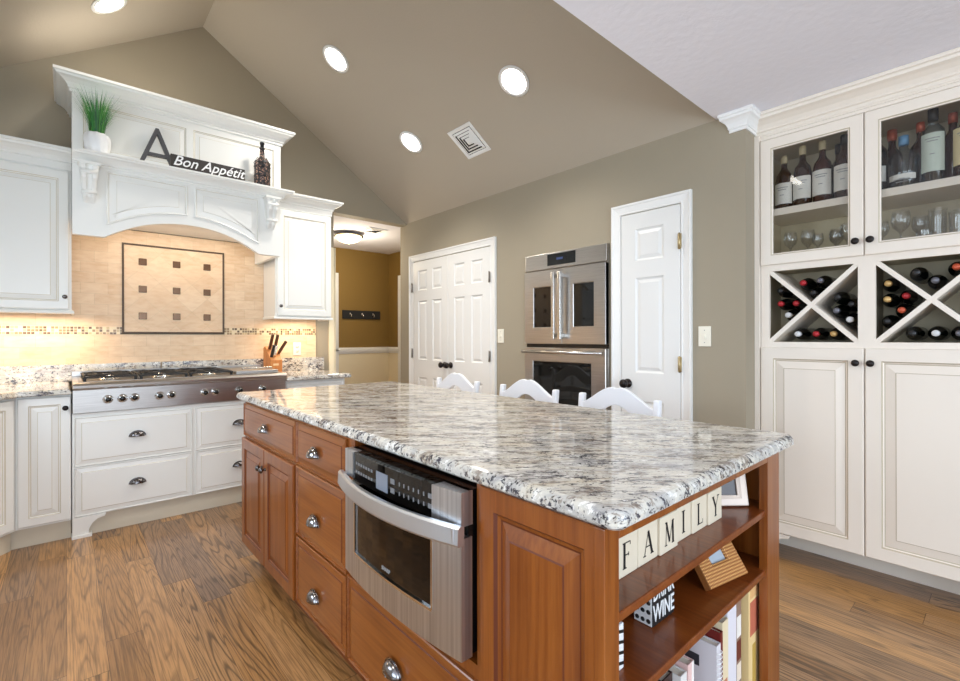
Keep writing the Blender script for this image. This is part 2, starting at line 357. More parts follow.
# gable wall with the opening to the hall (x 1.98 .. 2.82)
g = MB(); XO = 1.98
g.prism([(XL - .1, 0), (XO, 0), (XO, 2.455), (XW + .12, 2.455), (XW + .12, ZC), (XR, ZR + .02), (XL - .1, ZC - .05)], YH, YH + .12)
struct('wall_hood', g, taupe)
mb = MB(); mb.box(XW, XW + .12, .973, YH + .03, 0, ZC + .01); struct('wall_right', mb, taupe)
mb = MB(); mb.box(XW + .12, 3.42, .973, 1.06, 0, ZC); mb.box(3.36, 3.46, -3.3, .973, 0, ZC); struct('wall_recess', mb, taupe)
mb = MB(); y0, y1, z0, z1 = 1.75, 2.95, 1.15, 2.15
mb.box(XL - .1, XL, YE, y0, 0, ZC); mb.box(XL - .1, XL, y1, YH, 0, ZC); mb.box(XL - .1, XL, y0, y1, 0, z0); mb.box(XL - .1, XL, y0, y1, z1, ZC)
mb.box(-3.1, XL, YE, YE + .1, 0, ZC); struct('wall_left', mb, taupe)
mb = MB(); mb.box(-3.1, -3.0, -3.3, -2.7, 0, ZC); mb.box(-3.1, -3, .9, YE, 0, ZC); mb.box(-3.1, -3, -2.7, .9, 0, .4); mb.box(-3.1, -3, -2.7, .9, 2.3, ZC); struct('wall_side', mb, taupe)
mb = MB(); mb.box(-3.1, -2, -3.3, -3.2, 0, ZC); mb.box(2.4, 3.46, -3.3, -3.2, 0, ZC); mb.box(-2, 2.4, -3.3, -3.2, 2.3, ZC); struct('wall_front', mb, taupe)
# ceilings: two slopes, gable end above the flat ceiling, flat ceiling
mb = MB(); mb.prism([(XW + .12, ZC - .02), (XW + .12, ZC + .15), (XR, ZR + .15), (XR, ZR), (XW, ZC)], YE, YH + .1); struct('ceiling', mb, taupe_c)
mb = MB(); mb.prism([(XL - .1, ZC - .02), (XL, ZC), (XR, ZR), (XR, ZR + .15), (XL - .1, ZC + .15)], YE, YH + .1); struct('ceiling.001', mb, taupe_c)
mb = MB(); mb.prism([(XL - .1, ZC + .012), (XW + .1, ZC + .012), (XR, ZR + .1)], YE - .1, YE); struct('wall_gable', mb, taupe)
mb = MB(); mb.box(-3.1, 3.46, -3.3, YE, ZC, ZC + .012); struct('ceiling.002', mb, white_c)
# hall beyond
mb = MB(); mb.box(1.2, 3.72, 6.12, 6.22, 1.0, 2.455); struct('wall_hall_back', mb, mustard)
mb = MB(); mb.box(3.6, 3.7, YH + .12, 6.12, 1.0, 2.455); struct('wall_hall_right', mb, mustard)
mb = MB(); mb.box(XW + .01, 3.7, YH + .04, YH + .14, 0, 2.455); struct('wall_closet_end', mb, taupe)
mb = MB(); mb.box(1.2, 1.3, YH + .12, 6.12, 0, 2.455); struct('wall_hall_left', mb, mustard)
mb = MB(); mb.box(1.2, 3.72, 6.10, 6.22, 0, 1.0); mb.box(3.58, 3.7, YH + .12, 6.12, 0, 1.0); struct('wall_wainscot', mb, cream_wall)
mb = MB(); mb.box(1.2, 3.7, YH + .12, 6.22, 2.455, 2.5); struct('ceiling.003', mb, white_c)
mb = MB(); mb.sweep([(1.3, 6.12), (3.6, 6.12), (3.6, YH + .2)], [(0, .99), (.03, .995), (.045, 1.03), (.045, 1.055), (.02, 1.075), (0, 1.08)]); struct('trim_1', mb, trimw)
mb = MB(); mb.box(2.72, 2.79, 6.075, 6.12, 0, 2.1); mb.box(1.95, 2.7195, 6.075, 6.12, 2.03, 2.1); mb.box(1.95, 2.7195, 6.09, 6.099, 0, 2.029); struct('door_3', mb, trimw)
mb = MB(); mb.box(3.555, 3.6, 5.0, 5.07, 0, 2.1); mb.box(3.555, 3.6, 5.73, 5.80, 0, 2.1); mb.box(3.555, 3.6, 5.07, 5.73, 2.03, 2.1); mb.box(3.59, 3.6, 5.07, 5.73, 0, 2.03); struct('door_4', mb, trimw)
mb = MB(); mb.box(1.925, 1.985, YH - .016, YH, 0, 2.1); mb.box(1.98, 1.992, YH - .016, YH + .13, 0, 2.1); struct('trim_2', mb, cream_wall)
# crown on the wall at the flat ceiling, turning into the recess
mb = MB(); mb.sweep([(XW + .05, 1.05), (XW, 1.05), (XW, .973), (3.0, .973)], crown(ZC - .103, .102, .052)); struct('trim_3', mb, trimw)
mb = MB(); mb.sweep([(XW, 4.4), (XW, 4.345)], [(0, 0), (.014, 0), (.014, .1), (.006, .12), (0, .12)])
mb.sweep([(XW, 2.97), (XW, 1.82)], [(0, 0), (.014, 0), (.014, .1), (.006, .12), (0, .12)]); mb.sweep([(XW, 1.26), (XW, .973), (2.94, .973)], [(0, 0), (.014, 0), (.014, .1), (.006, .12), (0, .12)])
struct('baseboard_right', mb, trimw)
# sink window and patio frames
def window(name, loc, rz, wd, z0, z1, nx, nz):
    r = bpy.data.objects.new(name, None); COL.objects.link(r); r.location = loc; r.rotation_euler = (0, 0, rz); r['kind'] = 'structure'
    mb = MB(); mb.hframe(0, wd, z0, z1, .06, -.02, .1)
    for i in range(1, nx): mb.box(wd * i / nx - .012, wd * i / nx + .012, .04, .065, z0 + .05, z1 - .05)
    for i in range(1, nz): mb.box(.05, wd - .05, .041, .064, z0 + (z1 - z0) * i / nz - .01, z0 + (z1 - z0) * i / nz + .01)
    mb.build('window_frame', trimw, r)
window('window_1', (XL, 1.75, 0), PI / 2, 1.2, 1.15, 2.15, 2, 1)
window('window_2', (2.4, -3.2, 0), PI, 4.4, 0.0, 2.3, 4, 1)
window('window_3', (-3.0, -2.7, 0), PI / 2, 3.6, .4, 2.3, 4, 1)

# doors on the right wall (local x runs to -y world)
PAN = [(.006, .006, 0), (.012, .009, 0), (.016, .009, 0), (.036, .002, 0)]
def door_root(name, y, x=XW):
    r = bpy.data.objects.new(name, None); COL.objects.link(r); r.location = (x, y, 0); r.rotation_euler = (0, 0, -PI / 2); r['kind'] = 'structure'; return r
def casing(r, x0, x1, z1, wd=.066):
    mb = MB(); prof = [(0, 0), (0, -.022), (.012, -.022), (.018, -.017), (wd - .012, -.011), (wd - .006, -.014), (wd, -.012), (wd, 0)]
    # path around the opening in xz: left side, top, right side
    A = [(x0, 0), (x0, z1), (x1, z1), (x1, 0)]; R = []
    for i, (x, z) in enumerate(A):
        sx_ = -1 if i < 2 else 1; sz = 1 if i in (1, 2) else 0
        R.append([(x + sx_ * (wd - o), y, z + sz * (wd - o)) for o, y in prof])
    mb.rings(R, 0); mb.build('casing', trimw, r)
def leaf(r, x0, x1, z1, y, cols):
    mb = MB(); n = cols; xs = [x0, x0 + .1]
    if n == 2:
        mid = (x0 + x1) / 2; xs = [x0, x0 + .1, mid - .05, mid + .05, x1 - .1, x1]; cells = {(1, j) for j in (1, 3, 5)} | {(3, j) for j in (1, 3, 5)}
    else: xs = [x0, x0 + .105, x1 - .105, x1]; cells = {(1, j) for j in (1, 3, 5)}
    zs = [.008, .24, .80, .985, 1.605, 1.715, 1.925, z1]
    mb.grid(xs, zs, cells, y, PAN, .034, edge=((0, .003), (.003, 0))); return mb.build('door_leaf', doorw, r)
def dknob(r, x, z, y):
    return MB().lathe([(.030, 0), (.030, .006), (.014, .009), (.011, .03), (.022, .038), (.029, .05), (.029, .06), (.02, .069), (.002, .072)], (x, y, z), (0, -1, 0), 22).build('door_knob', bronze, r)
def hinge(r, x, z, y, m=steel_d):
    mb = MB(); mb.box(x - .012, x + .012, y - .003, y, z - .045, z + .045); mb.lathe([(.006, -.05), (.006, .05)], (x, y - .006, z), seg=8); mb.build('hinge', m, r)
r = door_root('door_1', 4.271); casing(r, -.004, 1.229, 2.03)
l1 = leaf(r, 0, .611, 2.022, -.012, 2); l2 = leaf(r, .614, 1.225, 2.022, -.012, 2)
dknob(l1, .565, .947, -.012); dknob(l2, .66, .947, -.012)
for z in (1.75, 1.05, .25): hinge(l1, -.002, z, -.022); hinge(l2, 1.227, z, -.022)
r = door_root('door_2', 1.743); casing(r, -.004, .410, 2.035)
l1 = leaf(r, 0, .406, 2.03, -.012, 1); dknob(l1, .05, .91, -.012)
for z in (1.80, 1.05, .25): hinge(l1, .408, z, -.022, brass_p)

# ================================================================== SWITCHES, OUTLETS, HALL
def plate_obj(loc, rz, label, cat, kind='switch'):
    t = thing('light_switch' if kind == 'switch' else 'wall_outlet', loc, rz, label, cat)
    MB().box(-.036, .036, -.006, 0, -.059, .059).build('cover_plate', plate, t, bevel=.002)
    if kind == 'switch':
        MB().box(-.006, .006, -.016, -.006, -.012, .010).build('toggle', plate, t)
        [MB().lathe([(.003, 0), (.003, .001)], (0, -.006, q), (0, -1, 0), 8).build('screw', steel_d, t) for q in (.036, -.036)]
    else:
        for z in (.02, -.02):
            s = MB().lathe([(.016, 0), (.016, .002)], (0, -.006, z), (0, -1, 0), 16).build('socket', plate, t)
            mb = MB(); mb.box(-.008, -.006, -.0086, -.008, z - .005, z + .006); mb.box(.006, .008, -.0086, -.008, z - .005, z + .006); mb.build('slot', inkm, t)
    return t
plate_obj((XW, 1.195, 1.22), -PI / 2, 'ivory light switch right of the narrow white door', 'light switch')
plate_obj((XW, 2.921, 1.229), -PI / 2, 'ivory light switch between the double doors and the ovens', 'light switch')
plate_obj((1.61, 4.398, 1.115), 0, 'cream outlet on the tiles beside the knife block', 'outlet', 'outlet')
t = thing('coat_hook_rack', (2.86, 6.12, 1.54), 0, 'dark coat rack with three hooks on the mustard hall wall', 'coat rack')
MB().box(0, .58, -.02, 0, -.06, .06).build('board', blackmatte, t, bevel=.003)
for x in (.11, .29, .46):
    MB().tube([(x, -.02, -.02), (x, -.04, -.035), (x, -.06, -.02), (x, -.065, .0)], .006).lathe([(.004, 0), (.016, .008), (.016, .014), (.002, .02)], (x, -.02, .01), (0, -1, 0), 12).build('hook', chrome, t)
t = thing('flush_ceiling_light', (2.51, 5.19, 2.455), 0, 'lit flush-mount bowl light on the hall ceiling', 'ceiling light')
MB().lathe([(.07, 0), (.165, -.03), (.17, -.04), (.15, -.042)], (0, 0, 0)).build('metal_rim', steel_d, t)
MB().lathe([(.15, -.04), (.14, -.07), (.11, -.095), (.06, -.112), (.012, -.118), (.012, -.125), (.001, -.13)], (0, 0, 0)).build('glass_bowl', bowlm, t)
hl = bpy.data.lights.new('hall_bulb', 'POINT'); hl.energy = 22; hl.color = (1, .88, .68); hl.shadow_soft_size = .1
ho = bpy.data.objects.new('hall_bulb', hl); COL.objects.link(ho); ho.location = (2.51, 5.19, 2.15)
def vent(loc, rot, label, s=.135):
    t = thing('ceiling_vent', loc, 0, label, 'air vent'); t.rotation_euler = rot
    MB().hframe(-s, s, -s, s, .03, -.008, 0).build('frame', trimw, t)
    MB().box(-s + .02, s - .02, -.002, 0, -s + .02, s - .02).build('backing', black, t)
    mb = MB()
    for i in range(4):
        q = s - .034 - i * .024
        mb.rings([[(-q, -.003, -q), (q, -.003, -q), (q, -.003, q), (-q, -.003, q)], [(-q + .017, -.010, -q + .017), (q - .017, -.010, -q + .017), (q - .017, -.010, q - .017), (-q + .017, -.010, q - .017)]], 0, False, i == 3)
    mb.build('louvre', trimw, t)
ANG = math.atan(.67)
# orient local -y to the slope's inward normal
def slope_rot(side): 
    n = Vector((-math.sin(ANG) * side, 0, -math.cos(ANG)))
    X = Vector((0, 1, 0)); Y = -n; Z = X.cross(Y)
    return Matrix((X, Y, Z)).transposed().to_euler()
def zsl(x): return ZC + .67 * (XW - x) if x > XR else ZC + .67 * (x - (2 * XR - XW))
vent((2.382, 2.824, zsl(2.382) - .001), slope_rot(1), 'white square louvred vent on the sloped taupe ceiling')
vent((2.66, 4.86, 2.454), (PI / 2, 0, 0), 'small white vent on the hall ceiling beside the light', .12)
can_mb = [None, None]
def can(x, y, label, side):
    t = thing('recessed_light', (x, y, zsl(x) - .0005), 0, label, 'recessed light', 'recessed lights in the sloped ceiling'); t.rotation_euler = slope_rot(side)
    MB().lathe([(.082, 0), (.108, .0), (.110, .006), (.090, .010), (.085, .004), (.084, -.0)], (0, 0, 0), (0, -1, 0), 32, cap=False).build('trim_ring', trimw, t)
    MB().lathe([(.084, .001), (.084, .006)], (0, 0, 0), (0, -1, 0), 32).build('lens', lampm, t)
    l = bpy.data.lights.new('can_light', 'SPOT'); l.energy = 62; l.color = LAMP; l.spot_size = 2.3; l.spot_blend = .8; l.shadow_soft_size = .07
    o = bpy.data.objects.new('can_light', l); COL.objects.link(o); n = Vector((-math.sin(ANG) * side, 0, -math.cos(ANG)))
    o.location = Vector((x, y, zsl(x))) + n * .04; o.rotation_euler = (n * .4 + Vector((0, 0, -1))).to_track_quat('-Z', 'Y').to_euler()
can(1.538, 3.386, 'lit recessed light nearest the ridge on the right slope', 1)
can(2.195, 2.147, 'lit recessed light nearest the flat white ceiling', 1)
can(2.206, 3.382, 'lit recessed light beside the square vent, lowest in the photo', 1)
can(.21, 3.82, 'lit recessed light on the left slope above the hood', -1)
can(-.30, 1.60, 'lit recessed light on the left slope near the flat ceiling', -1)

# ================================================================== BACKSPLASH
t = thing('tile_backsplash', (0, YH - .0, 0), 0, 'beige travertine tile backsplash with mosaic band behind the cooktop', 'backsplash')
MB().box(XL + .02, 1.79, -.02, -.001, .92, 1.245).box(XL + .02, 1.79, -.02, -.001, 1.301, 2.03).build('field_tile', tile_m, t)
mb = MB(); mb.box(XL + .02, .312, -.022, -.001, 1.245, 1.301); mb.box(1.004, 1.79, -.022, -.001, 1.245, 1.301); mb.build('mosaic_strip', mosaic, t)
MB().box(.326, .992, -.0225, -.01, 1.262, 1.922).build('diagonal_tile_panel', tile_dm, t)
MB().hframe(.314, 1.002, 1.252, 1.932, .013, -.030, -.012, bev=.002).build('pencil_border', mat('dark_pencil_tile', (78, 58, 38), .4), t)
acc = mat('bronze_accent_tile', (104, 74, 48), .25, metal=.4)
for i, fx_ in enumerate((.185, .505, .815)):
    for j, fz in enumerate((.185, .49, .80)):
        MB().box(.314 + .688 * fx_ - .026, .314 + .688 * fx_ + .026, -.028, -.02, 1.262 + .672 * fz - .026, 1.262 + .672 * fz + .026).build('accent_tile', acc, t, bevel=.003)

# ================================================================== PERIMETER BASE CABINETS (front plane y=3.75)
YB = 3.772
CM = [cab, glaze]
# corner cabinet with a diagonal door
t = thing('corner_base_cabinet', (-.215, YB, 0), math.atan2(.56, .42), 'white corner base cabinet with diagonal door at the left edge', 'cabinet')
t.rotation_euler = (0, 0, math.radians(50)); dw = .42
MB().box(-dw, 0, 0, .12, .115, .875).build('body', cab, t); MB().box(-dw, -.002, .03, .12, 0, .115).build('toe_kick', kick, t)
d = door(t, -dw + .01, -.030, .13, .865, -.02, CM, .05); knob(d, -dw + .04, .80, -.02, bronze)
t = thing('base_cabinet', (-.215, YB, 0), 0, 'white single-door base cabinet left of the cooktop drawers', 'cabinet')
MB().box(0, .238, 0, .63, .115, .875).build('body', cab, t); MB().box(.002, .238, .034, .6, 0, .113).box(-.028, .002, .034, .040, 0, .113).build('toe_kick', kick, t)
d = door(t, .006, .236, .128, .868, -.02, CM, .045); knob(d, .212, .80, -.02, bronze, .015)
t = thing('cooktop_base_cabinet', (.027, YB - .01, 0), 0, 'white four-drawer base cabinet under the cooktop with bracket foot', 'cabinet')
MB().box(0, 1.254, 0, .64, .125, .755).build('body', cab, t); MB().box(.0, 1.254, .03, .6, 0, .125).build('toe_kick', kick, t)
for x0, x1 in ((.010, .628), (.648, 1.246)):
    for z0, z1 in ((.435, .732), (.130, .428)):
        d = drawer(t, x0, x1, z0, z1, -.02, CM, .03); cup_pull(d, (x0 + x1) / 2 if x0 < .1 else .925, z0 + (z1 - z0) * .5, -.02, gun)
def bracket(s, w0, x):
    P = [(0, .0), (s * .085, .0), (s * .088, .02), (s * .075, .022), (s * .080, .05), (s * .095, .08), (s * .12, .10), (s * .155, .108), (s * .16, .125), (0, .125)]
    return [(x + p[0], p[1]) for p in P]
for s, x in ((1, 0), (-1, 1.254)):
    mb = MB(); mb.prism(bracket(s, 0, x), -.012, .06); mb.box(min(x - .004 * s, x + s * .092), max(x - .004 * s, x + s * .092), -.02, .06, 0, .02); mb.build('bracket_foot', cab, t, bevel=.002)
t = thing('end_base_cabinet', (1.285, YB, 0), 0, 'white end base cabinet with drawer right of the cooktop', 'cabinet')
MB().box(0, .50, 0, .63, .115, .875).build('body', cab, t); MB().box(0, .48, .055, .6, 0, .115).build('toe_kick', kick, t)
d = drawer(t, .012, .488, .715, .862, -.02, CM); cup_pull(d, .25, .785, -.02, gun)
d = door(t, .012, .245, .128, .70, -.02, CM); knob(d, .22, .64, -.02, bronze); d = door(t, .255, .488, .128, .70, -.02, CM); knob(d, .28, .64, -.02, bronze)
# run along the left wall
t = thing('sink_base_cabinet', (-.48, 3.2, 0), PI / 2, 'white base cabinets along the left wall below the window', 'cabinet')
t.rotation_euler = (0, 0, PI / 2); t.location = (-.50, 1.3, 0)
MB().box(0, 1.95, 0, .61, .115, .875).build('body', cab, t); MB().box(0, 1.95, .06, .6, 0, .115).build('toe_kick', kick, t)
for i in range(4): d = door(t, .01 + i * .485, .485 + i * .485, .13, .865, -.02, CM); knob(d, .44 + i * .485 if i % 2 == 0 else .05 + i * .485, .80, -.02, bronze)
# granite
EDGE = [(.006, .880), (.0, .886), (.0, .892), (.004, .900), (.006, .905), (.012, .912), (.022, .915)]
def counter(mb, poly, prof=EDGE):
    mb.rings([[(x, y, z) for x, y in inset(poly, i)] for i, z in prof], 0, smooth=False)
t = thing('granite_countertop', (0, 0, 0), 0, 'speckled granite countertop left of the cooktop with low granite splash', 'countertop')
mb = MB(); counter(mb, [(.024, 3.715), (.024, 4.395), (XL + .005, 4.395), (XL + .005, 1.3), (-.46, 1.3), (-.46, 3.38), (-.20, 3.715)]); mb.build('slab', gran2, t)
MB().box(XL + .02, .55, 4.372, 4.398, .914, 1.033).build('splash', gran2, t, bevel=.002)
t = thing('granite_countertop', (0, 0, 0), 0, 'speckled granite countertop right of the cooktop under the knife block', 'countertop')
mb = MB(); counter(mb, [(1.285, 3.715), (1.82, 3.715), (1.82, 4.395), (1.285, 4.395)]); mb.build('slab', gran2, t)
MB().box(.56, 1.86, 4.372, 4.398, .914, 1.033).build('splash', gran2, t, bevel=.002)

# ================================================================== COOKTOP
t = thing('gas_cooktop', (.027, 3.70, 0), 0, 'wide stainless rangetop with black grates and front knobs', 'cooktop')
mb = MB(); P = [(.045, .758), (.038, .762), (.030, .90), (.012, .905), (.002, .915), (.0, .93), (.008, .942), (.03, .946), (.67, .946), (.67, .758)]
mb.rings([[(x, y, z) for y, z in P] for x in (.003, 1.251)], 0); mb.build('body', steelb.m, t)
MB().box(.03, 1.22, .07, .63, .9455, .9475).build('burner_pan', steel_d, t)
KX = [.169, .241, .303, .437, .503, .70, .766, .922, 1.081]
for i, x in enumerate(KX):
    z = .836; big = i in (7,)
    k_ = MB().lathe([(.027, 0), (.027, .005), (.023, .008), (.020, .010), (.018, .030), (.015, .033)], (x, .034, z), (0, -1, 0), 22).build('control_knob', steel_d if big else chrome, t)
    MB().lathe([(.0155, .0325), (.0150, .037), (.001, .038)], (x, .034, z), (0, -1, 0), 14).build('knob_cap', black, k_)
    MB().box(x - .008, x + .008, .0325, .034, z + .038, z + .042).build('mark', inkm, k_)
def grate(x0, x1):
    y0, y1, z = .10, .61, .972; mb = MB()
    for y in (y0, (y0 + y1) / 2, y1): mb.tube([(x0, y, z - .006), (x0 + .02, y, z), (x1 - .02, y, z), (x1, y, z - .006)], .007, 6)
    for x in (x0 + .01, x1 - .01): mb.tube([(x, y0, z), (x, y1, z)], .007, 6)
    xc = (x0 + x1) / 2
    for yc in ((y0 * 3 + y1) / 4, (y0 + 3 * y1) / 4):
        for a in range(4):
            t_ = PI / 4 + a * PI / 2; c_, s_ = math.cos(t_), math.sin(t_)
            mb.tube([(xc + c_ * .035, yc + s_ * .03, z + .003), (xc + c_ * .10, yc + s_ * .085, z + .008), (xc + c_ * .15, yc + s_ * .12, z)], .006, 6)
    for x in (x0 + .01, x1 - .01):
        for y in (y0, y1): mb.tube([(x, y, .948), (x, y, z)], .008, 6)
    return mb
for i in range(3):
    x0 = .05 + i * .285
    gr_ = grate(x0, x0 + .275).build('grate', blackmatte, t)
    for yc in (.2275, .4825):
        b_ = MB().lathe([(.055, .948), (.055, .954), (.04, .956), (.04, .963), (.03, .966), (.001, .967)], (x0 + .1375, yc, 0), seg=20, ml=[1, 1, 1, 0, 0, 0]).build('burner', [black, chrome], t)
gb = MB(); gb.box(.915, 1.215, .09, .62, .947, .972); gb.build('griddle_cover', steelb.m, t, bevel=.004)
MB().tube([(.96, .10, .985), (.96, .09, .99), (1.17, .09, .99), (1.17, .10, .985)], .006).build('griddle_handle', steel, t)
# back guard
MB().box(.003, 1.251, .645, .668, .946, .985).build('rear_trim', steelb.m, t, bevel=.003)

# ================================================================== HOOD
HX, HW, HY = .030, 1.243, 3.83
t = thing('range_hood_mantel', (HX, HY, 0), 0, 'tall white wooden range hood mantel with arch, corbels and display shelf', 'range hood')
N = 24; AX0, AX1, AZ = .155, 1.085, 1.862
def arch(x):
    u = (x - (AX0 + AX1) / 2) / ((AX1 - AX0) / 2); return AZ + (.148 * (1 - abs(u) ** 2.15) if abs(u) < 1 else 0)
bot = [(0, AZ)] + [(AX0 + (AX1 - AX0) * i / N, arch(AX0 + (AX1 - AX0) * i / N)) for i in range(N + 1)] + [(HW, AZ)]
mb = MB()
for (xa, za), (xb, zb) in zip(bot[:-1], bot[1:]):
    top = 2.31
    mb.add([(xa, 0, za), (xb, 0, zb), (xb, 0, top), (xa, 0, top), (xa, .045, za), (xb, .045, zb), (xb, .045, top), (xa, .045, top)], [(0, 1, 2, 3), (7, 6, 5, 4), (0, 4, 5, 1), (3, 2, 6, 7)])
mb.box(0, .03, .045, .565, 1.99, 2.31); mb.box(HW - .03, HW, .045, .565, AZ, 2.31); mb.box(0, HW, .0, .585, 2.305, 2.33)
mb.build('arched_valance', cab, t)
mb = MB(); mb.box(.03, HW - .03, .05, .56, 2.035, 2.045); mb.build('hood_liner', trimw, t)
def arched_panel(x0, x1, ztop):
    n = 8; P = [(x0 + (x1 - x0) * i / n, arch(min(max(x0 + (x1 - x0) * i / n, AX0 + .02), AX1 - .02)) + .062) for i in range(n + 1)] + [(x1, ztop), (x0, ztop)]
    mb = MB(); R = [(0, .0), (.0, -.004), (.006, -.008), (.012, -.004), (.0135, -.0008), (.016, -.0008), (.052, -.006), (.0535, -.008)]
    mb.rings([[(x, y, z) for x, z in inset(P, i)] for i, y in R], 0, False, True, mlist=[0, 0, 0, 1, 0, 0, 1, 0]); mb.build('arched_panel', CM, t)
arched_panel(.165, .612, 2.285); arched_panel(.655, 1.085, 2.285)
# display shelf moulding
mb = MB(); mb.sweep([(0, 0), (HW, 0), (HW, .14)], [(o_, z_) for o_, z_ in crown(2.30, .075, .085)]); mb.slab([(-.075, -.085), (HW + .06, -.085), (HW + .06, .13), (-.075 if 0 else 0, .13), (0, .0)][0:0] or [(0, 0), (HW, 0), (HW, .58), (0, .58)], 2.36, 2.375); mb.build('display_shelf', cab, t)
# corbels
def corbel(x0, x1):
    z1_ = 2.30; Pf = [(0, z1_), (-.082, z1_), (-.084, z1_ - .02), (-.076, z1_ - .035), (-.084, z1_ - .06), (-.080, z1_ - .095), (-.060, z1_ - .125), (-.050, z1_ - .15), (-.052, z1_ - .175), (-.040, z1_ - .205), (-.018, z1_ - .225), (-.010, z1_ - .235), (0, z1_ - .235)]
    mb = MB(); w_ = x1 - x0
    R = []
    for f in (0, .06, .12, .3, .36, .5, .64, .7, .88, .94, 1):
        sc_ = {0: .86, .06: .95, .12: 1, .3: 1, .36: .88, .5: .84, .64: .88, .7: 1, .88: 1, .94: .95, 1: .86}[f]
        R.append([(x0 + w_ * (.5 + (f - .5) * (.55 + .45 * ((z - (z1_ - .235)) / .235))), y * sc_, z) for y, z in Pf])
    mb.rings(R, 0, True, True); mb.box(x0 - .006, x1 + .006, -.088, 0, z1_ - .012, z1_ + .004)
    for zz, yy in ((z1_ - .06, -.084), (z1_ - .175, -.052)):
        mb.lathe([(.0, -.5 * w_ * .8), (.012, -.5 * w_ * .8), (.012, .5 * w_ * .8), (0, .5 * w_ * .8)], (x0 + w_ / 2, yy + .008, zz), (1, 0, 0), 12)
    o = mb.build('corbel', cab, t)
corbel(.030, .128); corbel(HW - .125, HW - .027)
# upper display panel
UP = [(0, .12), (HW + .045, .12)]
mb = MB(); mb.grid([0, .055, .625, .67, HW - .01, HW + .045], [2.375, 2.41, 2.735, 2.80], {(1, 1), (3, 1)}, .12, RP, .465, edge=((0, .002), (.002, 0))); mb.build('upper_panel', CM, t)
mb = MB(); mb.sweep([(0, .585), (0, .12), (HW + .045, .12), (HW + .045, .585)], crown(2.783, .105, .088)); mb.slab([(0, .12), (HW + .045, .12), (HW + .045, .58), (0, .58)], 2.866, 2.886); mb.build('crown_moulding', cab, t)

# ================================================================== UPPER CABINETS
YU = 4.09
def upper(name, x0, x1, doors, label, kx, crown_sides):
    t = thing(name, (x0, YU, 0), 0, label, 'wall cabinet'); W_ = x1 - x0
    MB().box(0, W_, 0, .308, 1.385, 2.36).build('body', cab, t)
    mb = MB(); mb.sweep([(0, .3), (0, 0), (W_, 0), (W_, .3)], [(0, 1.377), (.012, 1.377), (.014, 1.385), (.010, 1.396), (.0, 1.402)]); mb.box(0, W_, 0, .018, 1.378, 1.39); mb.build('light_rail', cab, t)
    for (a, b), kk in zip(doors, kx):
        d = door(t, a, b, 1.405, 2.30, -.02, CM, .05)
        if kk: knob(d, kk, 1.485, -.02, gun, .014)
    path = [(0, .3), (0, 0), (W_, 0), (W_, .3)] if crown_sides == 'both' else ([(0, 0), (W_, 0), (W_, .3)] if crown_sides == 'right' else [(-.0, 0), (W_, 0)])
    mb = MB(); mb.sweep(path, [(0, 2.31), (.008, 2.315), (.008, 2.35)] + crown(2.345, .095, .085)[1:]); mb.box(0, W_, 0, .3, 2.42, 2.432); mb.build('crown_moulding', cab, t)
    return t
upper('wall_cabinet', -.885, .0285, [(.01, .45), (.455, .90)], 'white two-door wall cabinet left of the hood mantel', (.41, .88), 'left')
upper('wall_cabinet', 1.318, 1.805, [(.012, .482)], 'white single-door wall cabinet right of the hood mantel', (.035,), 'right')
area('under_cabinet_light', (-.3, 4.22, 1.36), (-.3, 4.30, 0), .8, .06, 7, WARM)
area('under_cabinet_light', (1.57, 4.22, 1.36), (1.57, 4.30, 0), .38, .06, 3.5, WARM)
area('hood_light', (.65, 4.08, 2.03), (.65, 4.40, 1.0), .9, .14, 5.5, (1.0, .82, .62))

# ================================================================== ITEMS ON THE DISPLAY SHELF
SZ = 2.376
t = thing('potted_grass', (.150, 3.845, SZ), 0, 'white ribbed pot of green artificial grass on the hood shelf', 'plant')
mb = MB(); R = []
for r_, h_ in [(.045, 0), (.056, .01), (.064, .05), (.068, .09), (.064, .118), (.055, .132), (.052, .135), (.046, .132), (.046, .11)]:
    R.append([((r_ + .0035 * math.sin(9 * a + h_ * 26)) * math.cos(a), (r_ + .0035 * math.sin(9 * a + h_ * 26)) * math.sin(a), h_) for a in [2 * PI * j / 54 for j in range(54)]])
mb.rings(R, 0, smooth=True).build('pot', pots, t)
MB().lathe([(.001, .11), (.046, .112)], seg=20).build('soil', soil, t)
mb = MB()
for i in range(330):
    a, rr_ = random.uniform(0, 2 * PI), .036 * math.sqrt(random.random()); L = random.uniform(.20, .315); b_ = random.uniform(.03, .105) * (.4 + rr_ / .036); wd_ = .0021
    dx, dy = math.cos(a), math.sin(a); px_, py_ = -dy, dx; pts = []
    for s_ in (0, .35, .7, 1): pts.append((rr_ * dx + dx * b_ * s_ ** 2, min(.088, rr_ * dy + dy * b_ * s_ ** 2), .112 + L * s_ * (1 - .06 * s_)))
    vs = []
    for q, p in enumerate(pts[:-1]): ww = wd_ * (1 - .25 * q); vs += [(p[0] - px_ * ww, p[1] - py_ * ww, p[2]), (p[0] + px_ * ww, p[1] + py_ * ww, p[2])]
    vs.append(pts[-1]); mb.add(vs, [(0, 1, 3, 2), (2, 3, 5, 4), (4, 5, 6)], i % 3)
o = mb.build('grass', [mat('green_blade', (52, 130, 58), .5), mat('light_green_blade', (96, 160, 74), .5), mat('deep_green_blade', (28, 92, 48), .5)], t); o['kind'] = 'stuff'
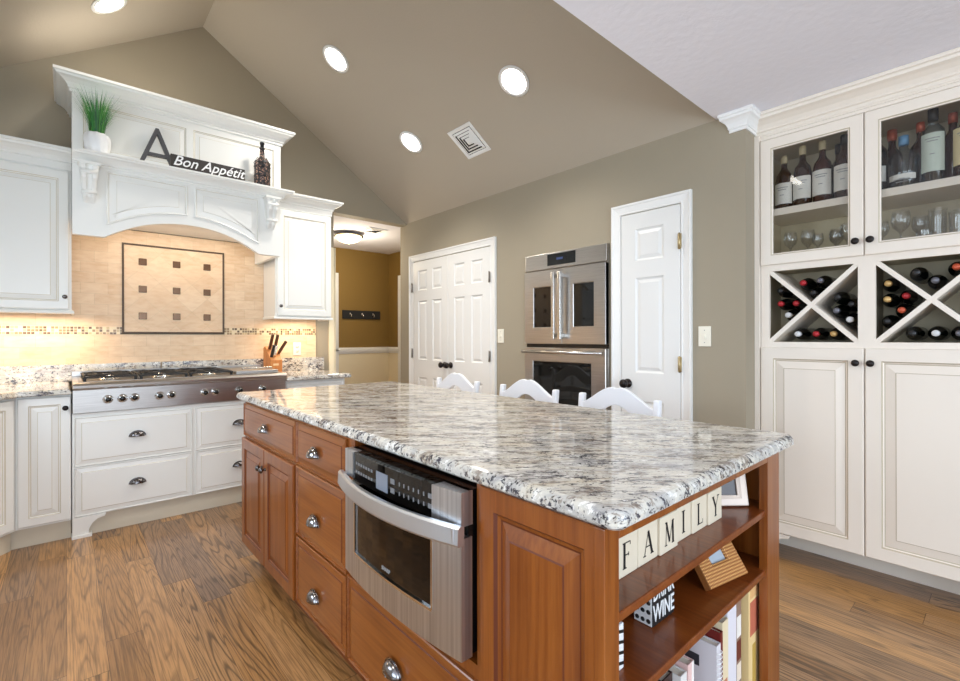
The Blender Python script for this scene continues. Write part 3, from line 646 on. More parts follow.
# letter A
t = thing('letter_decor', (.366, 3.865, SZ + .003), 0, 'weathered black wooden letter A standing on the hood shelf', 'decor letter')
t.rotation_euler = (-.08, 0, 0); t.scale = (1.06, 1, 1.08); t.location.x = .360; H = .262
mb = MB(); mb.prism([(0, 0), (.024, 0), (.112, .232), (.112, H), (.098, H)], 0, .03); mb.prism([(.098, H), (.116, H), (.214, 0), (.188, 0), (.100, .242)], .0005, .0295)
mb.prism([(.044, .078), (.172, .078), (.162, .098), (.052, .098)], .001, .028); mb.build('letter', greywood, t, bevel=.003)
# sign
t = thing('bon_appetit_sign', (.535, 3.775, SZ), 0, 'dark wooden sign reading Bon Appétit in white script', 'sign')
t.rotation_euler = (-.03, 0, .02)
MB().box(0, .47, 0, .018, 0, .096).build('board', slate, t, bevel=.002)
text('Bon Appétit', .098, 'lettering', whitep, t, (.235, -.0015, .024), shear=.4, bold=.0009, sx=.93)
# bottle
t = thing('decorative_bottle', (1.142, 3.84, SZ), 0, 'dark caged glass bottle of corks standing on the hood shelf', 'bottle')
MB().lathe([(.050, 0), (.054, .01), (.054, .18), (.05, .20), (.03, .225), (.018, .24), (.016, .30), (.02, .302), (.02, .31), (.012, .312)], seg=28).build('glass_body', wrap, t)
mb = MB()
for a in range(8): t_ = a * PI / 4; mb.tube([(.058 * math.cos(t_), .058 * math.sin(t_), .0), (.058 * math.cos(t_), .058 * math.sin(t_), .19), (.03 * math.cos(t_), .03 * math.sin(t_), .235)], .002, 5)
for z in (.02, .09, .16, .19): mb.tube([(.058 * math.cos(a), .058 * math.sin(a), z) for a in [2 * PI * j / 24 for j in range(25)]], .0025, 5)
mb.build('wire_cage', blackmatte, t)
MB().lathe([(.013, .312), (.013, .335), (.017, .337), (.017, .352), (.005, .355)], seg=16).build('stopper', blk_cap, t)

# ================================================================== KNIFE BLOCK
t = thing('knife_block', (1.347, 4.15, .9155), .1, 'slanted light-wood knife block on the right countertop', 'knife block')
t.scale = (.92, .92, .92)
mb = MB(); prof = [(0, 0), (.16, 0), (.16, .235), (.125, .25), (0, .12)]
mb.rings([[(x, y, z) for y, z in prof] for x in (-.055, .055)], 0); mb.build('block', beech, t, bevel=.004)
MB().box(-.03, .02, -.001, 0, .07, .09).build('label', mat('pale_stamp', (238, 200, 150), .5), t)
kn = 0
for x, yy, L, mm, lab in [(-.036, .03, .10, blk_cap, 'black-handled knife at the left front of the knife block'), (-.012, .035, .09, chrome, 'silver steel handled knife at the front of the knife block'), (-.03, .10, .12, dkhandle, 'tall brown-handled knife at the back left of the knife block'), (.012, .095, .125, dkhandle, 'tall brown-handled knife at the back middle of the knife block'), (.038, .06, .11, dkhandle, 'brown-handled knife leaning at the right of the knife block')]:
    z = .12 + yy * 1.04
    k_ = thing('kitchen_knife', (1.347 + x * .92, 4.15 + yy * .92, .9155 + z * .92), 0, lab, 'knife', 'knives in the wooden block'); k_.rotation_euler = (.62, .35 if x > .03 else .0, 0)
    MB().box(-.012, .012, -.009, .009, -.001, L * 1.25).build('handle', mm, k_, bevel=.004); MB().box(-.0015, .0015, -.012, .012, -.05, .0).build('blade', steel, k_)

# ================================================================== ISLAND
IX = .729
WM = [cherry, cherry_gl]; WH = [cherry_h, cherry_gl]
def island_root(name, y, label, cat='cabinet'): return thing(name, (IX, y, 0), -PI / 2, label, cat)
IRP = [(.004, .005, 1), (.008, .0075, 0), (.012, .0085, 1), (.038, .0015, 0), (.0405, .0, 1)]
IW = .90
t = island_root('island_door_cabinet', 2.752, 'cherry island cabinet with two doors and top drawer at the far end'); w_ = .767
MB().box(0, w_, 0, IW, .105, .874).build('body', cherry, t); MB().box(.05, w_, .06, IW - .05, 0, .105).build('toe_kick', cherry_in, t)
d = drawer(t, .003, w_ - .003, .693, .866, -.02, WH, .022); cup_pull(d, .383, .766, -.02, pewter)
d = door(t, .003, .382, .118, .682, -.02, WM, .052); knob(d, .358, .592, -.02, gun, .015)
d = door(t, .386, w_ - .003, .118, .682, -.02, WM, .052); knob(d, .410, .592, -.02, gun, .015)
t = island_root('island_drawer_cabinet', 1.984, 'cherry island cabinet with three stacked drawers beside the microwave'); w_ = .470
MB().box(0, w_, 0, IW, .105, .874).build('body', cherry, t); MB().box(0, w_, .06, IW - .05, 0, .105).build('toe_kick', cherry_in, t)
for z0, z1 in ((.693, .866), (.40, .682), (.118, .390)):
    d = drawer(t, .003, w_ - .003, z0, z1, -.02, WH, .026); cup_pull(d, .219, (z0 + z1) / 2 - .018 if z1 > .8 else (z0 + z1) / 2 - .038, -.02, pewter)
t = island_root('island_microwave_cabinet', 1.513, 'cherry island cabinet housing the microwave with a wide drawer beneath'); w_ = .70
MB().box(0, w_, 0, IW, .105, .44).box(0, .05, 0, IW, .44, .874).box(.675, w_, 0, IW, .44, .874).box(.05, .675, .56, IW, .44, .874).box(.05, .675, 0.02, .56, .862, .874).build('body', cherry, t)
MB().box(0, w_, .06, IW - .05, 0, .105).build('toe_kick', cherry_in, t)
d = drawer(t, .006, w_ - .02, .118, .405, -.02, WH, .026); cup_pull(d, .325, .245, -.02, pewter)
# end bookcase: side panel faces -x, open shelves face -y
t = island_root('island_bookcase', .812, 'open cherry bookcase with shelves at the near end of the island'); w_ = .332
w_ = .3315; mb = MB(); mb.grid([0, .045, .290, w_ - .018], [.0, .10, .825, .874], {(1, 1)}, -.0135, [(.006, .007, 1), (.014, .010, 0), (.018, .011, 1), (.048, .002, 0), (.051, .0, 1)], .03, edge=((0, .002), (.002, 0))); mb.build('side_panel', WM, t)
# world helpers inside the rotated root: local x = .812 - Y, local y = X - .735
def L(X0, X1, Y0, Y1, z0, z1): return (.812 - Y1, .812 - Y0, X0 - IX, X1 - IX, z0, z1)
XA, XB = .745, 1.64
mb = MB(); mb.box(*L(XB, XB + .015, .50, .812, 0, .874)); mb.box(*L(XA, XB, .80, .812, 0, .874)); mb.box(*L(XA, XB, .503, .80, .855, .874)); mb.build('carcass', cherry, t)
mb = MB(); mb.box(*L(.7145, .762, .478, .5, 0, .874)); mb.box(*L(1.555, XB + .017, .478, .502, 0, .874)); mb.box(*L(.762, 1.555, .478, .502, .845, .874)); mb.box(*L(.762, 1.555, .478, .502, 0, .11)); mb.build('face_frame', cherry, t, bevel=.0015)
MB().box(*L(1.655, 1.668, .492, .812, 0, .874)).build('end_skin', cherry, t)
for z in (.70, .522, .13): MB().box(*L(XA + .005, XB - .001, .486, .80, z - .019, z)).build('shelf', cherry_in, t, bevel=.003)
# island back side (seating side)
t = thing('island_rear_panel', (1.638, .83, 0), PI / 2, 'cherry back panelling on the seating side of the island', 'panel')
MB().grid([0, .08, .62, .68, 1.24, 1.30, 1.855, 1.935], [0, .13, .80, .874], {(1, 1), (3, 1), (5, 1)}, -.02, IRP, .019).build('panelling', WM, t)
t = thing('island_countertop', (1.2, 1.7, 0), 0, 'large polished granite countertop with rounded corners on the island', 'countertop')
mb = MB(); out = [(x - 1.2, y - 1.7) for x, y in rrect(.706, 1.702, .442, 2.865, .035)]
mb.rings([[(x, y, z) for x, y in inset(out, i)] for i, z in [(.014, .875), (.008, .880), (.007, .884), (.0, .887), (.0, .897), (.002, .905), (.007, .911), (.014, .914)]], 0, smooth=False)
mb.build('slab', gran, t)

# ================================================================== MICROWAVE DRAWER
t = thing('microwave_drawer', (IX, 1.442, 0), -PI / 2, 'stainless microwave drawer with curved handle built into the island', 'microwave')
MW = .600
mwsteel = mat('satin_steel', (216, 220, 226), .36, metal=1)
k = NT('vertical_brushed_steel', .36); k.b.inputs['Metallic'].default_value = 1; k.col(k.ramp(k.noise(k.map(k.tc, (60, 60, .6)), 2, 3), [(.3, (190, 192, 196)), (.7, (224, 226, 230))])); vsteel = k.m
def bow(x): u = (x / MW - .5) * 2; return -.045 - .022 * (1 - u * u)
def bowed(mb, x0, x1, z0, z1, off, back=.0, n=10, m=0):
    R = []
    for i in range(n + 1):
        x = x0 + (x1 - x0) * i / n; y = bow(x) + off; yb = back if back is not None else y + .006; R.append([(x, y, z0), (x, y, z1), (x, yb, z1), (x, yb, z0)])
    mb.rings(R, m)
MB().box(.004, MW - .004, -.02, .54, .468, .856).build('housing', black, t)
for a_, b_ in ((0, .075), (MW - .10, MW)): mb = MB(); bowed(mb, a_, b_, .776, .856, 0, -.01); mb.build('control_end_cap', vsteel, t)
mb = MB(); bowed(mb, .075, MW - .10, .774, .857, .003, -.01); cp = mb.build('control_panel', blackg, t)
mb = MB(); x = .24; bowed(mb, .238, .302, .786, .836, .0015, None, 4); mb.build('display', mat('grey_lcd', (128, 134, 146), .3), cp)
mb = MB()
for r_, z in ((7, .828), (7, .803)):
    for i in range(r_): xx = .095 + i * .018; bowed(mb, xx, xx + .011, z - .004, z + .004, .0018, None, 1)
for z in (.825, .80):
    bowed(mb, .318, .338, z - .007, z + .007, .0018, None, 1)
    for i in range(6): xx = .36 + i * .021; bowed(mb, xx, xx + .004, z - .005, z + .005, .0018, None, 1)
    bowed(mb, .484, .50, z - .006, z + .006, .0018, None, 1)
o = mb.build('key_marks', greyp_d, cp); o['kind'] = 'stuff'
# door: steel frame around dark window
mb = MB(); zb, zt = .464, .748; xl, xr, wz = .085, MW - .10, .548
bowed(mb, 0, xl, zb, zt, 0, -.012); bowed(mb, xr, MW, zb, zt, 0, -.012); bowed(mb, xl, xr, zb, wz, 0, -.012); dr = mb.build('drawer_front', vsteel, t)
mb = MB(); bowed(mb, xl, xr, wz, zt + .006, .004, -.012); mb.build('window', blackg, dr)
mb = MB(); bowed(mb, xl, xr, wz - .005, wz + .002, -.001, -.012); bowed(mb, xl - .003, xl + .004, wz, zt, -.001, -.012); bowed(mb, xr - .004, xr + .003, wz, zt, -.001, -.012); mb.build('window_trim', chrome, dr)
text('SHARP', .015, 'brand_lettering', greyp, dr, (.29, bow(.29) + .0035, .566), bold=.0003)
# handle: broad bowed band
mb = MB(); R = []
for i in range(17):
    u = i / 16 * 2 - 1; x = MW / 2 + u * (MW / 2 + .012); y = -.062 - .048 * (1 - u ** 2); z = .738
    R.append([(x, y, z), (x, y - .004, z + .006), (x, y - .002, z + .042), (x, y + .004, z + .047), (x, y + .016, z + .045), (x, y + .016, z + .002)])
mb.rings(R, 0, smooth=False)
for x in (.0, MW - .02): mb.box(x, x + .02, -.07, -.04, .745, .78)
mb.build('handle', mwsteel, t)

# ================================================================== THINGS ON THE ISLAND SHELVES
LET = {'F': [(0.25, 0, .25, 1, .16), (.1, .0, .42, 0, .05), (.1, 1, .75, 1, .05), (.25, .52, .6, .52, .05), (.74, .86, .74, 1, .05), (.6, .44, .6, .6, .05)],
       'A': [(.12, 0, .47, 1, .05), (.47, 1, .84, 0, .16), (.25, .36, .66, .36, .05), (.0, 0, .26, 0, .05), (.68, 0, 1, 0, .05)],
       'M': [(.12, 0, .18, 1, .05), (.18, 1, .5, .1, .14), (.5, .1, .82, 1, .05), (.84, 1, .88, 0, .16), (0, 0, .26, 0, .05), (.74, 0, 1, 0, .05), (.04, 1, .22, 1, .05), (.8, 1, .98, 1, .05)],
       'I': [(.5, 0, .5, 1, .16), (.32, 0, .68, 0, .05), (.32, 1, .68, 1, .05)],
       'L': [(.3, 0, .3, 1, .16), (.14, 1, .46, 1, .05), (.14, 0, .82, 0, .05), (.82, 0, .84, .18, .05)],
       'Y': [(.5, 0, .5, .5, .15), (.5, .45, .14, 1, .15), (.5, .45, .86, 1, .05), (.0, 1, .3, 1, .05), (.72, 1, 1, 1, .05), (.34, 0, .66, 0, .05)]}
for i, ch in enumerate('FAMILY'):
    t = thing('letter_tile', (.868 + i * .0895, .552 - (.005 if i in (2,) else 0) - (.004 if i == 5 else 0) + (.003 if i == 3 else 0), .7002), 0, 'ivory block tile with black letter %s, %s of six on the top shelf' % (ch, ['first', 'second', 'third', 'fourth', 'fifth', 'last'][i]), 'letter tile', 'letter tiles spelling FAMILY')
    MB().box(0, .087, 0, .012, 0, .090).build('tile', tilec, t, bevel=.0025)
    mb = MB(); X0, Z0, SX, SZ_ = .020, .018, .047, .054
    for a, b_, c_, d_, wt in LET[ch]:
        p, q = Vector((X0 + a * SX, Z0 + b_ * SZ_)), Vector((X0 + c_ * SX, Z0 + d_ * SZ_)); dd = (q - p).normalized(); nn = Vector((-dd.y, dd.x)) * wt * .027
        mb.add([(v.x, -.0006, v.y) for v in (p - nn, q - nn, q + nn, p + nn)], [(0, 1, 2, 3)])
    mb.build('letter', inkm, t)
# white picture frame
t = thing('picture_frame', (1.555, .532, .7040), math.atan2(-.123, .15), 'white framed photo leaning behind the letter tiles', 'picture frame')
t.rotation_euler = (-.20, 0, math.atan2(-.123, .15)); wf = .17
MB().hframe(-wf, 0, 0, .135, .030, -.008, .012, bev=.005).build('frame', mat('white_frame', (232, 212, 196), .4), t)
MB().box(-wf + .02, -.02, .002, .010, .02, .115).build('picture', mat('dark_photo', (58, 44, 44), .3), t)
# wicker frame
t = thing('wicker_frame', (1.304, .546, .5285), math.atan2(-.033, .173), 'woven wicker photo frame leaning back on the middle shelf', 'picture frame')
t.rotation_euler = (-.62, 0, math.atan2(-.033, .173)); 
MB().hframe(0, .176, 0, .165, .052, -.014, .008, bev=.003).build('woven_frame', wicker, t)
MB().box(.045, .131, -.004, .002, .045, .12).build('picture', mat('pale_photo', (176, 186, 196), .3), t)
# drink wine box
t = thing('word_block', (1.047, .567, .5225), -.02, 'black and white block printed DRINK WINE on the middle shelf', 'word block')
MB().box(0, .102, 0, .05, 0, .115).build('block', mat('black_block', (26, 24, 26), .5), t, bevel=.002)
text('DRINK', .05, 'lettering', whitep, t, (.051, -.001, .062), sx=.66, bold=.0005, sy=1.15)
text('WINE', .05, 'lettering', whitep, t, (.051, -.001, .012), sx=.78, bold=.0006, sy=1.15)
MB().box(-.0015, .0, .002, .048, .002, .113).build('side_paper', whitep, t)
mb = MB()
for i in range(3):
    for j in range(5): mb.lathe([(.0055, 0), (.0055, .0006)], (-.0016, .010 + i * .015, .012 + j * .022), (-1, 0, 0), 10)
mb.build('polka_dots', inkm, t)
t = thing('striped_block', (.786, .540, .5225), 0, 'black and white zigzag block at the left end of the middle shelf', 'word block')
MB().box(0, .092, 0, .05, 0, .095).build('block', whitep, t, bevel=.002)
mb = MB()
for z in (.008, .03, .052, .074): mb.add([(.002, -.0008, z), (.046, -.0008, z + .012), (.090, -.0008, z), (.090, -.0008, z + .007), (.046, -.0008, z + .019), (.002, -.0008, z + .007)], [(0, 1, 4, 5), (1, 2, 3, 4)])
mb.build('zigzag_stripes', inkm, t)
# books
def book(x0, x1, y0, dp, h, cover, label, extras=None, rz=0, page=None):
    t = thing('cookbook', (x0, y0, .1302), rz, label, 'book', 'cookbooks on the bottom island shelf'); w_ = x1 - x0
    cm = mat('cover_%d' % len(MATS), cover, .45)
    mb = MB(); mb.box(0, .0025, 0, dp, 0, h); mb.box(w_ - .0025, w_, 0, dp, 0, h); mb.box(0.0025, w_ - .0025, 0, .0025, 0, h); mb.build('cover', cm, t)
    MB().box(.0026, w_ - .0026, .003, dp - .004, .003, h - .004).build('pages', mat('pages', (232, 226, 210), .8), t)
    for nm, (a, b_, z0, z1, side, c_) in (extras or []):
        mm = mat('print_%d' % len(MATS), c_, .5)
        if side == 's': MB().box(a, b_, -.0008, 0, z0, z1).build(nm, mm, t)
        else: MB().box(-.0008, 0, a, b_, z0, z1).build(nm, mm, t)
    return t
book(1.500, 1.585, .512, .20, .366, (236, 206, 148), 'tall cream cookbook with food photo on its spine, rightmost', [('spine_photo', (.012, .078, .20, .30, 's', (196, 110, 84))), ('spine_photo', (.014, .070, .31, .35, 's', (226, 178, 120))), ('spine_title', (.030, .056, .03, .17, 's', (196, 160, 80)))])
book(1.430, 1.466, .520, .19, .350, (150, 122, 104), 'brown cookbook with a photo strip spine beside the tall cream one', [('spine_photo', (.003, .033, .225, .285, 's', (240, 234, 226))), ('spine_photo', (.003, .033, .16, .215, 's', (110, 50, 36))), ('spine_photo', (.003, .033, .10, .15, 's', (236, 220, 200)))])
book(1.362, 1.424, .518, .2, .338, (226, 222, 228), 'pale lilac cookbook standing between the brown and cream books')
book(1.318, 1.356, .514, .19, .318, (232, 214, 178), 'cream cookbook with small photo at its foot beside the red binder', [('spine_photo', (.008, .030, .08, .16, 's', (196, 130, 100)))])
book(1.300, 1.315, .512, .19, .300, (110, 28, 22), 'dark red binder behind the white spiral cookbook')
t = book(1.270, 1.296, .510, .19, .278, (222, 218, 222), 'white spiral-bound cookbook with a photo oval on its cover', [('cover_stamp', (.045, .085, .205, .235, 'c', (50, 50, 56)))])
mb = MB()
for i in range(21): mb.tube([(.011 + .012 * math.cos(a), -.002 + .006 * math.sin(a), .01 + i * .0125) for a in [2 * PI * j / 10 for j in range(11)]], .0013, 4)
mb.build('spiral_binding', whitep, t)
mb = MB(); mb.lathe([(.038, 0), (.038, .0012)], (-.0002, .085, .13), (-1, 0, 0), 24); o = mb.build('cover_photo', mat('oval_photo', (120, 66, 52), .5), t)
book(1.128, 1.160, .520, .19, .29, (226, 190, 184), 'pink and white spined cookbook left of the spiral one', [('spine_band', (.020, .031, 0, .29, 's', (240, 232, 226)))])
book(1.090, 1.122, .520, .19, .28, (226, 222, 218), 'white cookbook left of the pink spined one')
book(1.030, 1.080, .535, .19, .29, (58, 38, 34), 'dark cookbook at the left of the row', [('cover_photo', (.02, .16, .15, .27, 'c', (120, 44, 36)))])

# ================================================================== CHAIRS
def chair(y, label):
    t = thing('island_chair', (2.065, y, 0), -PI / 2, label, 'chair', 'white chairs along the island'); W_ = .465; pw = .032
    for x in (0, W_ - pw):
        mb = MB(); R = []
        for z, yy in ((0, .05), (.44, .0), (.70, .01), (.895, .03), (.915, .033)):
            R.append([(x, yy, z), (x + pw, yy, z), (x + pw, yy + pw, z), (x, yy + pw, z)])
        mb.rings(R, 0); mb.build('back_post', chairw, t, bevel=.006)
    n = 16; P = []; Q = []
    for i in range(n + 1):
        u = i / n; x = pw * .5 + (W_ - pw) * u; s_ = math.sin(PI * u); P.append((x, .866 + .100 * s_ ** 1.5 - (.010 * math.exp(-((u - .5) / .05) ** 2)))); Q.append((x, .80 + .072 * max(0, math.sin(PI * (u - .2) / .6)) ** 1.2 if .2 < u < .8 else .80))
    mb = MB(); R = [[(p[0], .028, q[1]), (p[0], .028, p[1]), (p[0], .05, p[1]), (p[0], .05, q[1])] for p, q in zip(P, Q)]
    mb.rings(R, 0); mb.build('top_rail', chairw, t, bevel=.004)
    for z in (.60, .72):
        mb = MB(); R = []
        for i in range(n + 1):
            u = i / n; x = pw * .5 + (W_ - pw) * u; s_ = math.sin(PI * u); R.append([(x, .012, z - .02 + .02 * s_), (x, .012, z + .02 + .03 * s_), (x, .03, z + .02 + .03 * s_), (x, .03, z - .02 + .02 * s_)])
        mb.rings(R, 0); mb.build('slat', chairw, t)
    mb = MB(); mb.slab([(-.01, .03), (W_ + .01, .03), (W_ + .0, -.40), (0, -.40)], .43, .462); mb.build('seat', chairw, t, bevel=.012)
    MB().box(.01, W_ - .01, -.38, .02, .37, .43).build('apron', chairw, t)
    for x in (.0, W_ - .036): MB().lathe([(.014, 0), (.018, .1), (.022, .35), (.022, .43)], (x + .018, -.375, 0), seg=12).build('front_leg', chairw, t)
    mb = MB()
    for x in (.016, W_ - .016): mb.tube([(x, -.37, .2), (x, .04, .2)], .010, 8)
    mb.tube([(.02, -.375, .26), (W_ - .02, -.375, .26)], .011, 8); mb.build('stretcher', chairw, t)
chair(2.875, 'white ladder-back chair nearest the double doors')
chair(2.185, 'white ladder-back chair in front of the wall ovens')
chair(1.565, 'white ladder-back chair nearest the narrow door')

# ================================================================== WALL OVENS
t = thing('double_wall_oven', (XW, 2.604, 0), -PI / 2, 'stainless double wall oven with French doors above a drop-down door', 'oven'); OW = .765
MB().box(0, OW, -.012, .0, .42, 1.866).build('surround', steelb.m, t)
MB().box(.002, OW - .002, -.034, -.012, 1.742, 1.864).build('control_panel', steelb.m, t, bevel=.003)
s_ = MB().box(.235, .50, -.036, -.034, 1.765, 1.852).build('display_panel', blackg, t); MB().box(.325, .385, -.0366, -.036, 1.803, 1.82).build('display', screen, s_)
for x0, x1, wx0, wx1, hx in ((.004, .381, .098, .28, .325), (.384, OW - .004, .485, .667, .385)):
    mb = MB(); mb.hframe(x0, x1, 1.168, 1.732, .001, -.045, -.012, bev=.0004)
    z0, z1 = 1.29, 1.61
    mb.grid([x0, wx0, wx1, x1], [1.168, z0, z1, 1.732], {(1, 1)}, -.045, [(.004, .004, 0), (.005, .006, 1)], .033); 
    d = mb.build('french_door', [steelb.m, blackg], t)
    MB().box(wx0 + .006, wx1 - .006, -.0405, -.038, z0 + .006, z1 - .006).build('window', blackg, d)
    mb = MB(); mb.box(hx, hx + .028, -.105, -.088, 1.20, 1.705)
    for z in (1.215, 1.66): mb.box(hx + .003, hx + .025, -.09, -.045, z, z + .03)
    mb.build('handle', steel, d, bevel=.004)
MB().box(.0, OW, -.014, -.010, 1.137, 1.166).build('vent_gap', black, t)
mb = MB(); mb.grid([.004, .09, OW - .12, OW - .004], [.50, .62, 1.035, 1.135], {(1, 1)}, -.045, [(.004, .004, 0), (.005, .006, 1)], .033); d = mb.build('lower_door', [steelb.m, blackg], t)
MB().box(.097, OW - .127, -.0405, -.038, .63, 1.029).build('window', blackg, d)
mb = MB(); mb.tube([(.02, -.095, 1.105), (OW + .0, -.095, 1.105)], .013, 14)
for x in (.03, OW - .05): mb.tube([(x, -.045, 1.105), (x, -.095, 1.105)], .009, 8)
mb.build('handle', steel, d)
MB().box(.004, OW - .004, -.03, -.012, .43, .49).build('lower_grille', steelb.m, t)

# ================================================================== WINE CABINET
KY, KXW, KW = .966, 2.982, .985          # left end (world y), face frame plane (world x), width
t = thing('bar_cabinet', (KXW, KY, 0), -PI / 2, 'tall cream built-in bar cabinet with glass doors and wine lattice', 'cabinet')
D = .36; C2 = [cab2, glaze2]
inner = mat('cabinet_interior', (214, 200, 170), .6)
mb = MB(); mb.box(0, .018, 0, D, .125, 2.36); mb.box(KW - .018, KW, 0, D, .125, 2.36); mb.box(.018, KW - .018, D - .012, D, .125, 2.36); mb.box(.018, KW - .018, 0.02, D - .012, 2.30, 2.36)
mb.box(.018, KW - .018, .02, D - .012, 1.60, 1.64); mb.box(.018, KW - .018, .02, D - .012, 1.165, 1.188); mb.box(.018, KW - .018, .02, D - .012, .125, .145); mb.box(KW / 2 - .012, KW / 2 + .012, .02, D - .012, 1.188, 1.60); mb.build('carcass', inner, t)
bx = [(.060, .455), (.524, .920)]
mb = MB(); mb.box(-.0065, .016, -.030, .02, .0, 2.36); mb.box(0.016, bx[0][0], 0, .02, .125, 2.36); mb.box(bx[0][1], bx[1][0], 0, .02, .125, 2.36); mb.box(bx[1][1], KW, 0, .02, .125, 2.36)
for a, b_ in bx:
    for z0, z1 in ((.125, .15), (1.15, 1.188), (1.585, 1.64), (2.29, 2.36)): mb.box(a, b_, 0.0002, .02, z0, z1)
mb.build('face_frame', cab2, t)
mb = MB(); mb.box(.01, KW - .01, .17, D, 0, .125); mb.build('toe_kick', cab2, t)
for s, x in ((1, 0), (-1, KW)):
    mb = MB(); mb.prism(bracket(s, 0, x), -.018, .04); mb.lathe([(.012, -.01), (.012, .01)], (x + s * .09, -.012, .022), (0, 1, 0), 12); mb.build('bracket_foot', cab2, t, bevel=.002)
MB().box(.02, KW - .02, .022, D - .015, 1.900, 1.938).build('shelf', cab2, t)
for i, (x0, x1, kx) in enumerate(((.020, .480, .450), (.485, .962, .508))):
    d = MB().hframe(x0, x1, 1.62, 2.325, .062, -.019, 0, gm=1, bev=.005).build('glass_door', C2, t)
    MB().box(x0 + .058, x1 - .058, -.010, -.007, 1.678, 2.267).build('glass_pane', pane, d); knob(d, kx, 1.692, -.019, bronze, .017)
    d = door(t, x0, x1, .128, 1.158, -.019, C2, .062, [(.005, .006, 1), (.010, .009, 0), (.014, .010, 1), (.052, .0015, 0), (.055, 0, 1)]); knob(d, kx, 1.085, -.019, bronze, .017)
for a, b_ in bx:
    z0, z1 = 1.188, 1.585; wth = .011; mb = MB(); k2 = wth * 1.414
    mb.prism([(a, z0), (a + k2, z0), (b_, z1 - k2), (b_, z1), (b_ - k2, z1), (a, z0 + k2)], .003, D - .014)
    mb.prism([(b_, z0), (b_, z0 + k2), (a + k2, z1), (a, z1), (a, z1 - k2), (b_ - k2, z0)], .0035, D - .015); mb.build('wine_lattice', cab2, t)
mb = MB(); mb.sweep([(-.02, .2), (-.02, -.0), (KW, -.0)], [(0, 2.325), (.012, 2.33), (.012, 2.345), (.006, 2.352), (.006, 2.36)] + crown(2.36, .108, .085)[1:]); mb.build('crown_moulding', cab2, t)

# ---- liquor bottles on the shelf
def bottle(y, x, prof, bodym, label, cap, capm, lab=None, z=1.9385, name='liquor_bottle'):
    t = thing(name, (x, y, z), -PI / 2, label, 'bottle', 'liquor bottles behind the glass doors'); t.scale = (1.06, 1.06, 1.13)
    MB().lathe(prof, seg=24).build('bottle_glass', bodym, t)
    MB().lathe(cap, seg=16).build('cap', capm, t)
    if lab:
        r_, z0, z1, m_, w_ = lab; mb = MB(); n = 10
        R = [[((r_ + .0012) * math.sin(a), -(r_ + .0012) * math.cos(a), zz) for zz in (z0, z1)] for a in [-w_ + 2 * w_ * i / n for i in range(n + 1)]]
        mb.rings(R, 0, False, False, False, True); l_ = mb.build('paper_label', m_, t)
        mb = MB()
        for zz, ww in ((z1 - .025, .55), (z1 - .036, .4), ((z0 + z1) / 2 - .01, .18)):
            mb.rings([[((r_ + .0018) * math.sin(a), -(r_ + .0018) * math.cos(a), q) for q in (zz, zz + .004)] for a in [-ww * w_ + 2 * ww * w_ * i / 6 for i in range(7)]], 0, False, False, False)
        mb.build('label_print', greyp, l_)
    return t
WH_ = [(.036, 0), (.041, .006), (.042, .17), (.036, .20), (.02, .222), (.0145, .235), (.0145, .275)]
CP = [(.0165, .262), (.0165, .298), (.015, .305), (.001, .307)]
bottle(.865, 3.10, [(.036, 0), (.041, .006), (.042, .15), (.036, .18), (.02, .205), (.0145, .215), (.0145, .25)], amber, 'amber whisky bottle with white label, first on the left shelf', [(.0165, .24), (.0165, .268), (.012, .28), (.001, .282)], corkm, (.042, .03, .135, label_w, 1.2))
bottle(.775, 3.10, WH_, amber, 'dark whisky bottle with pale cap, second on the left shelf', CP, corkm, (.042, .04, .15, label_w, 1.2))
bottle(.683, 3.10, WH_, redgl, 'reddish whisky bottle with white label, third on the left shelf', CP, corkm, (.042, .04, .16, label_w, 1.2))
bottle(.635, 3.22, WH_, amber, 'smaller dark bottle tucked behind the third whisky bottle', CP, blk_cap)
bottle(.585, 3.09, WH_, amber, 'dark whisky bottle with white label beside the door stile', CP, blk_cap, (.042, .04, .16, label_w, 1.2))
bottle(.455, 3.11, WH_, dark_gl, 'dark bottle at the left edge of the right glass door', CP, blk_cap, (.042, .05, .12, label_w, 1.0))
bottle(.412, 3.235, WH_, redgl, 'cork-topped brown bottle behind the clear gin bottle', [(.0165, .262), (.02, .28), (.02, .312), (.001, .314)], orcap)
bottle(.352, 3.10, [(.050, 0), (.056, .006), (.057, .13), (.050, .155), (.022, .172), (.0165, .18), (.0165, .205)], clearb, 'stout clear gin bottle with pale blue cap', [(.019, .195), (.019, .235), (.001, .237)], bluecap, (.057, .035, .06, label_w, .9))
bottle(.300, 3.20, WH_, redgl, 'slim red-brown bottle between the gin and the green label', CP, orcap)
bottle(.245, 3.08, [(.034, 0), (.040, .006), (.041, .20), (.036, .225), (.02, .245), (.016, .255), (.016, .278)], clearb, 'tall clear bottle with large pale green label and black cap', [(.018, .265), (.018, .312), (.001, .314)], blk_cap, (.041, .045, .205, label_g, 1.1))
bottle(.185, 3.18, WH_, redgl, 'red-capped bottle right of the green label', CP, orcap)
bottle(.135, 3.08, WH_, amber, 'amber bottle with beige label at the photo edge', CP, blk_cap, (.042, .05, .20, label_b, 1.2))
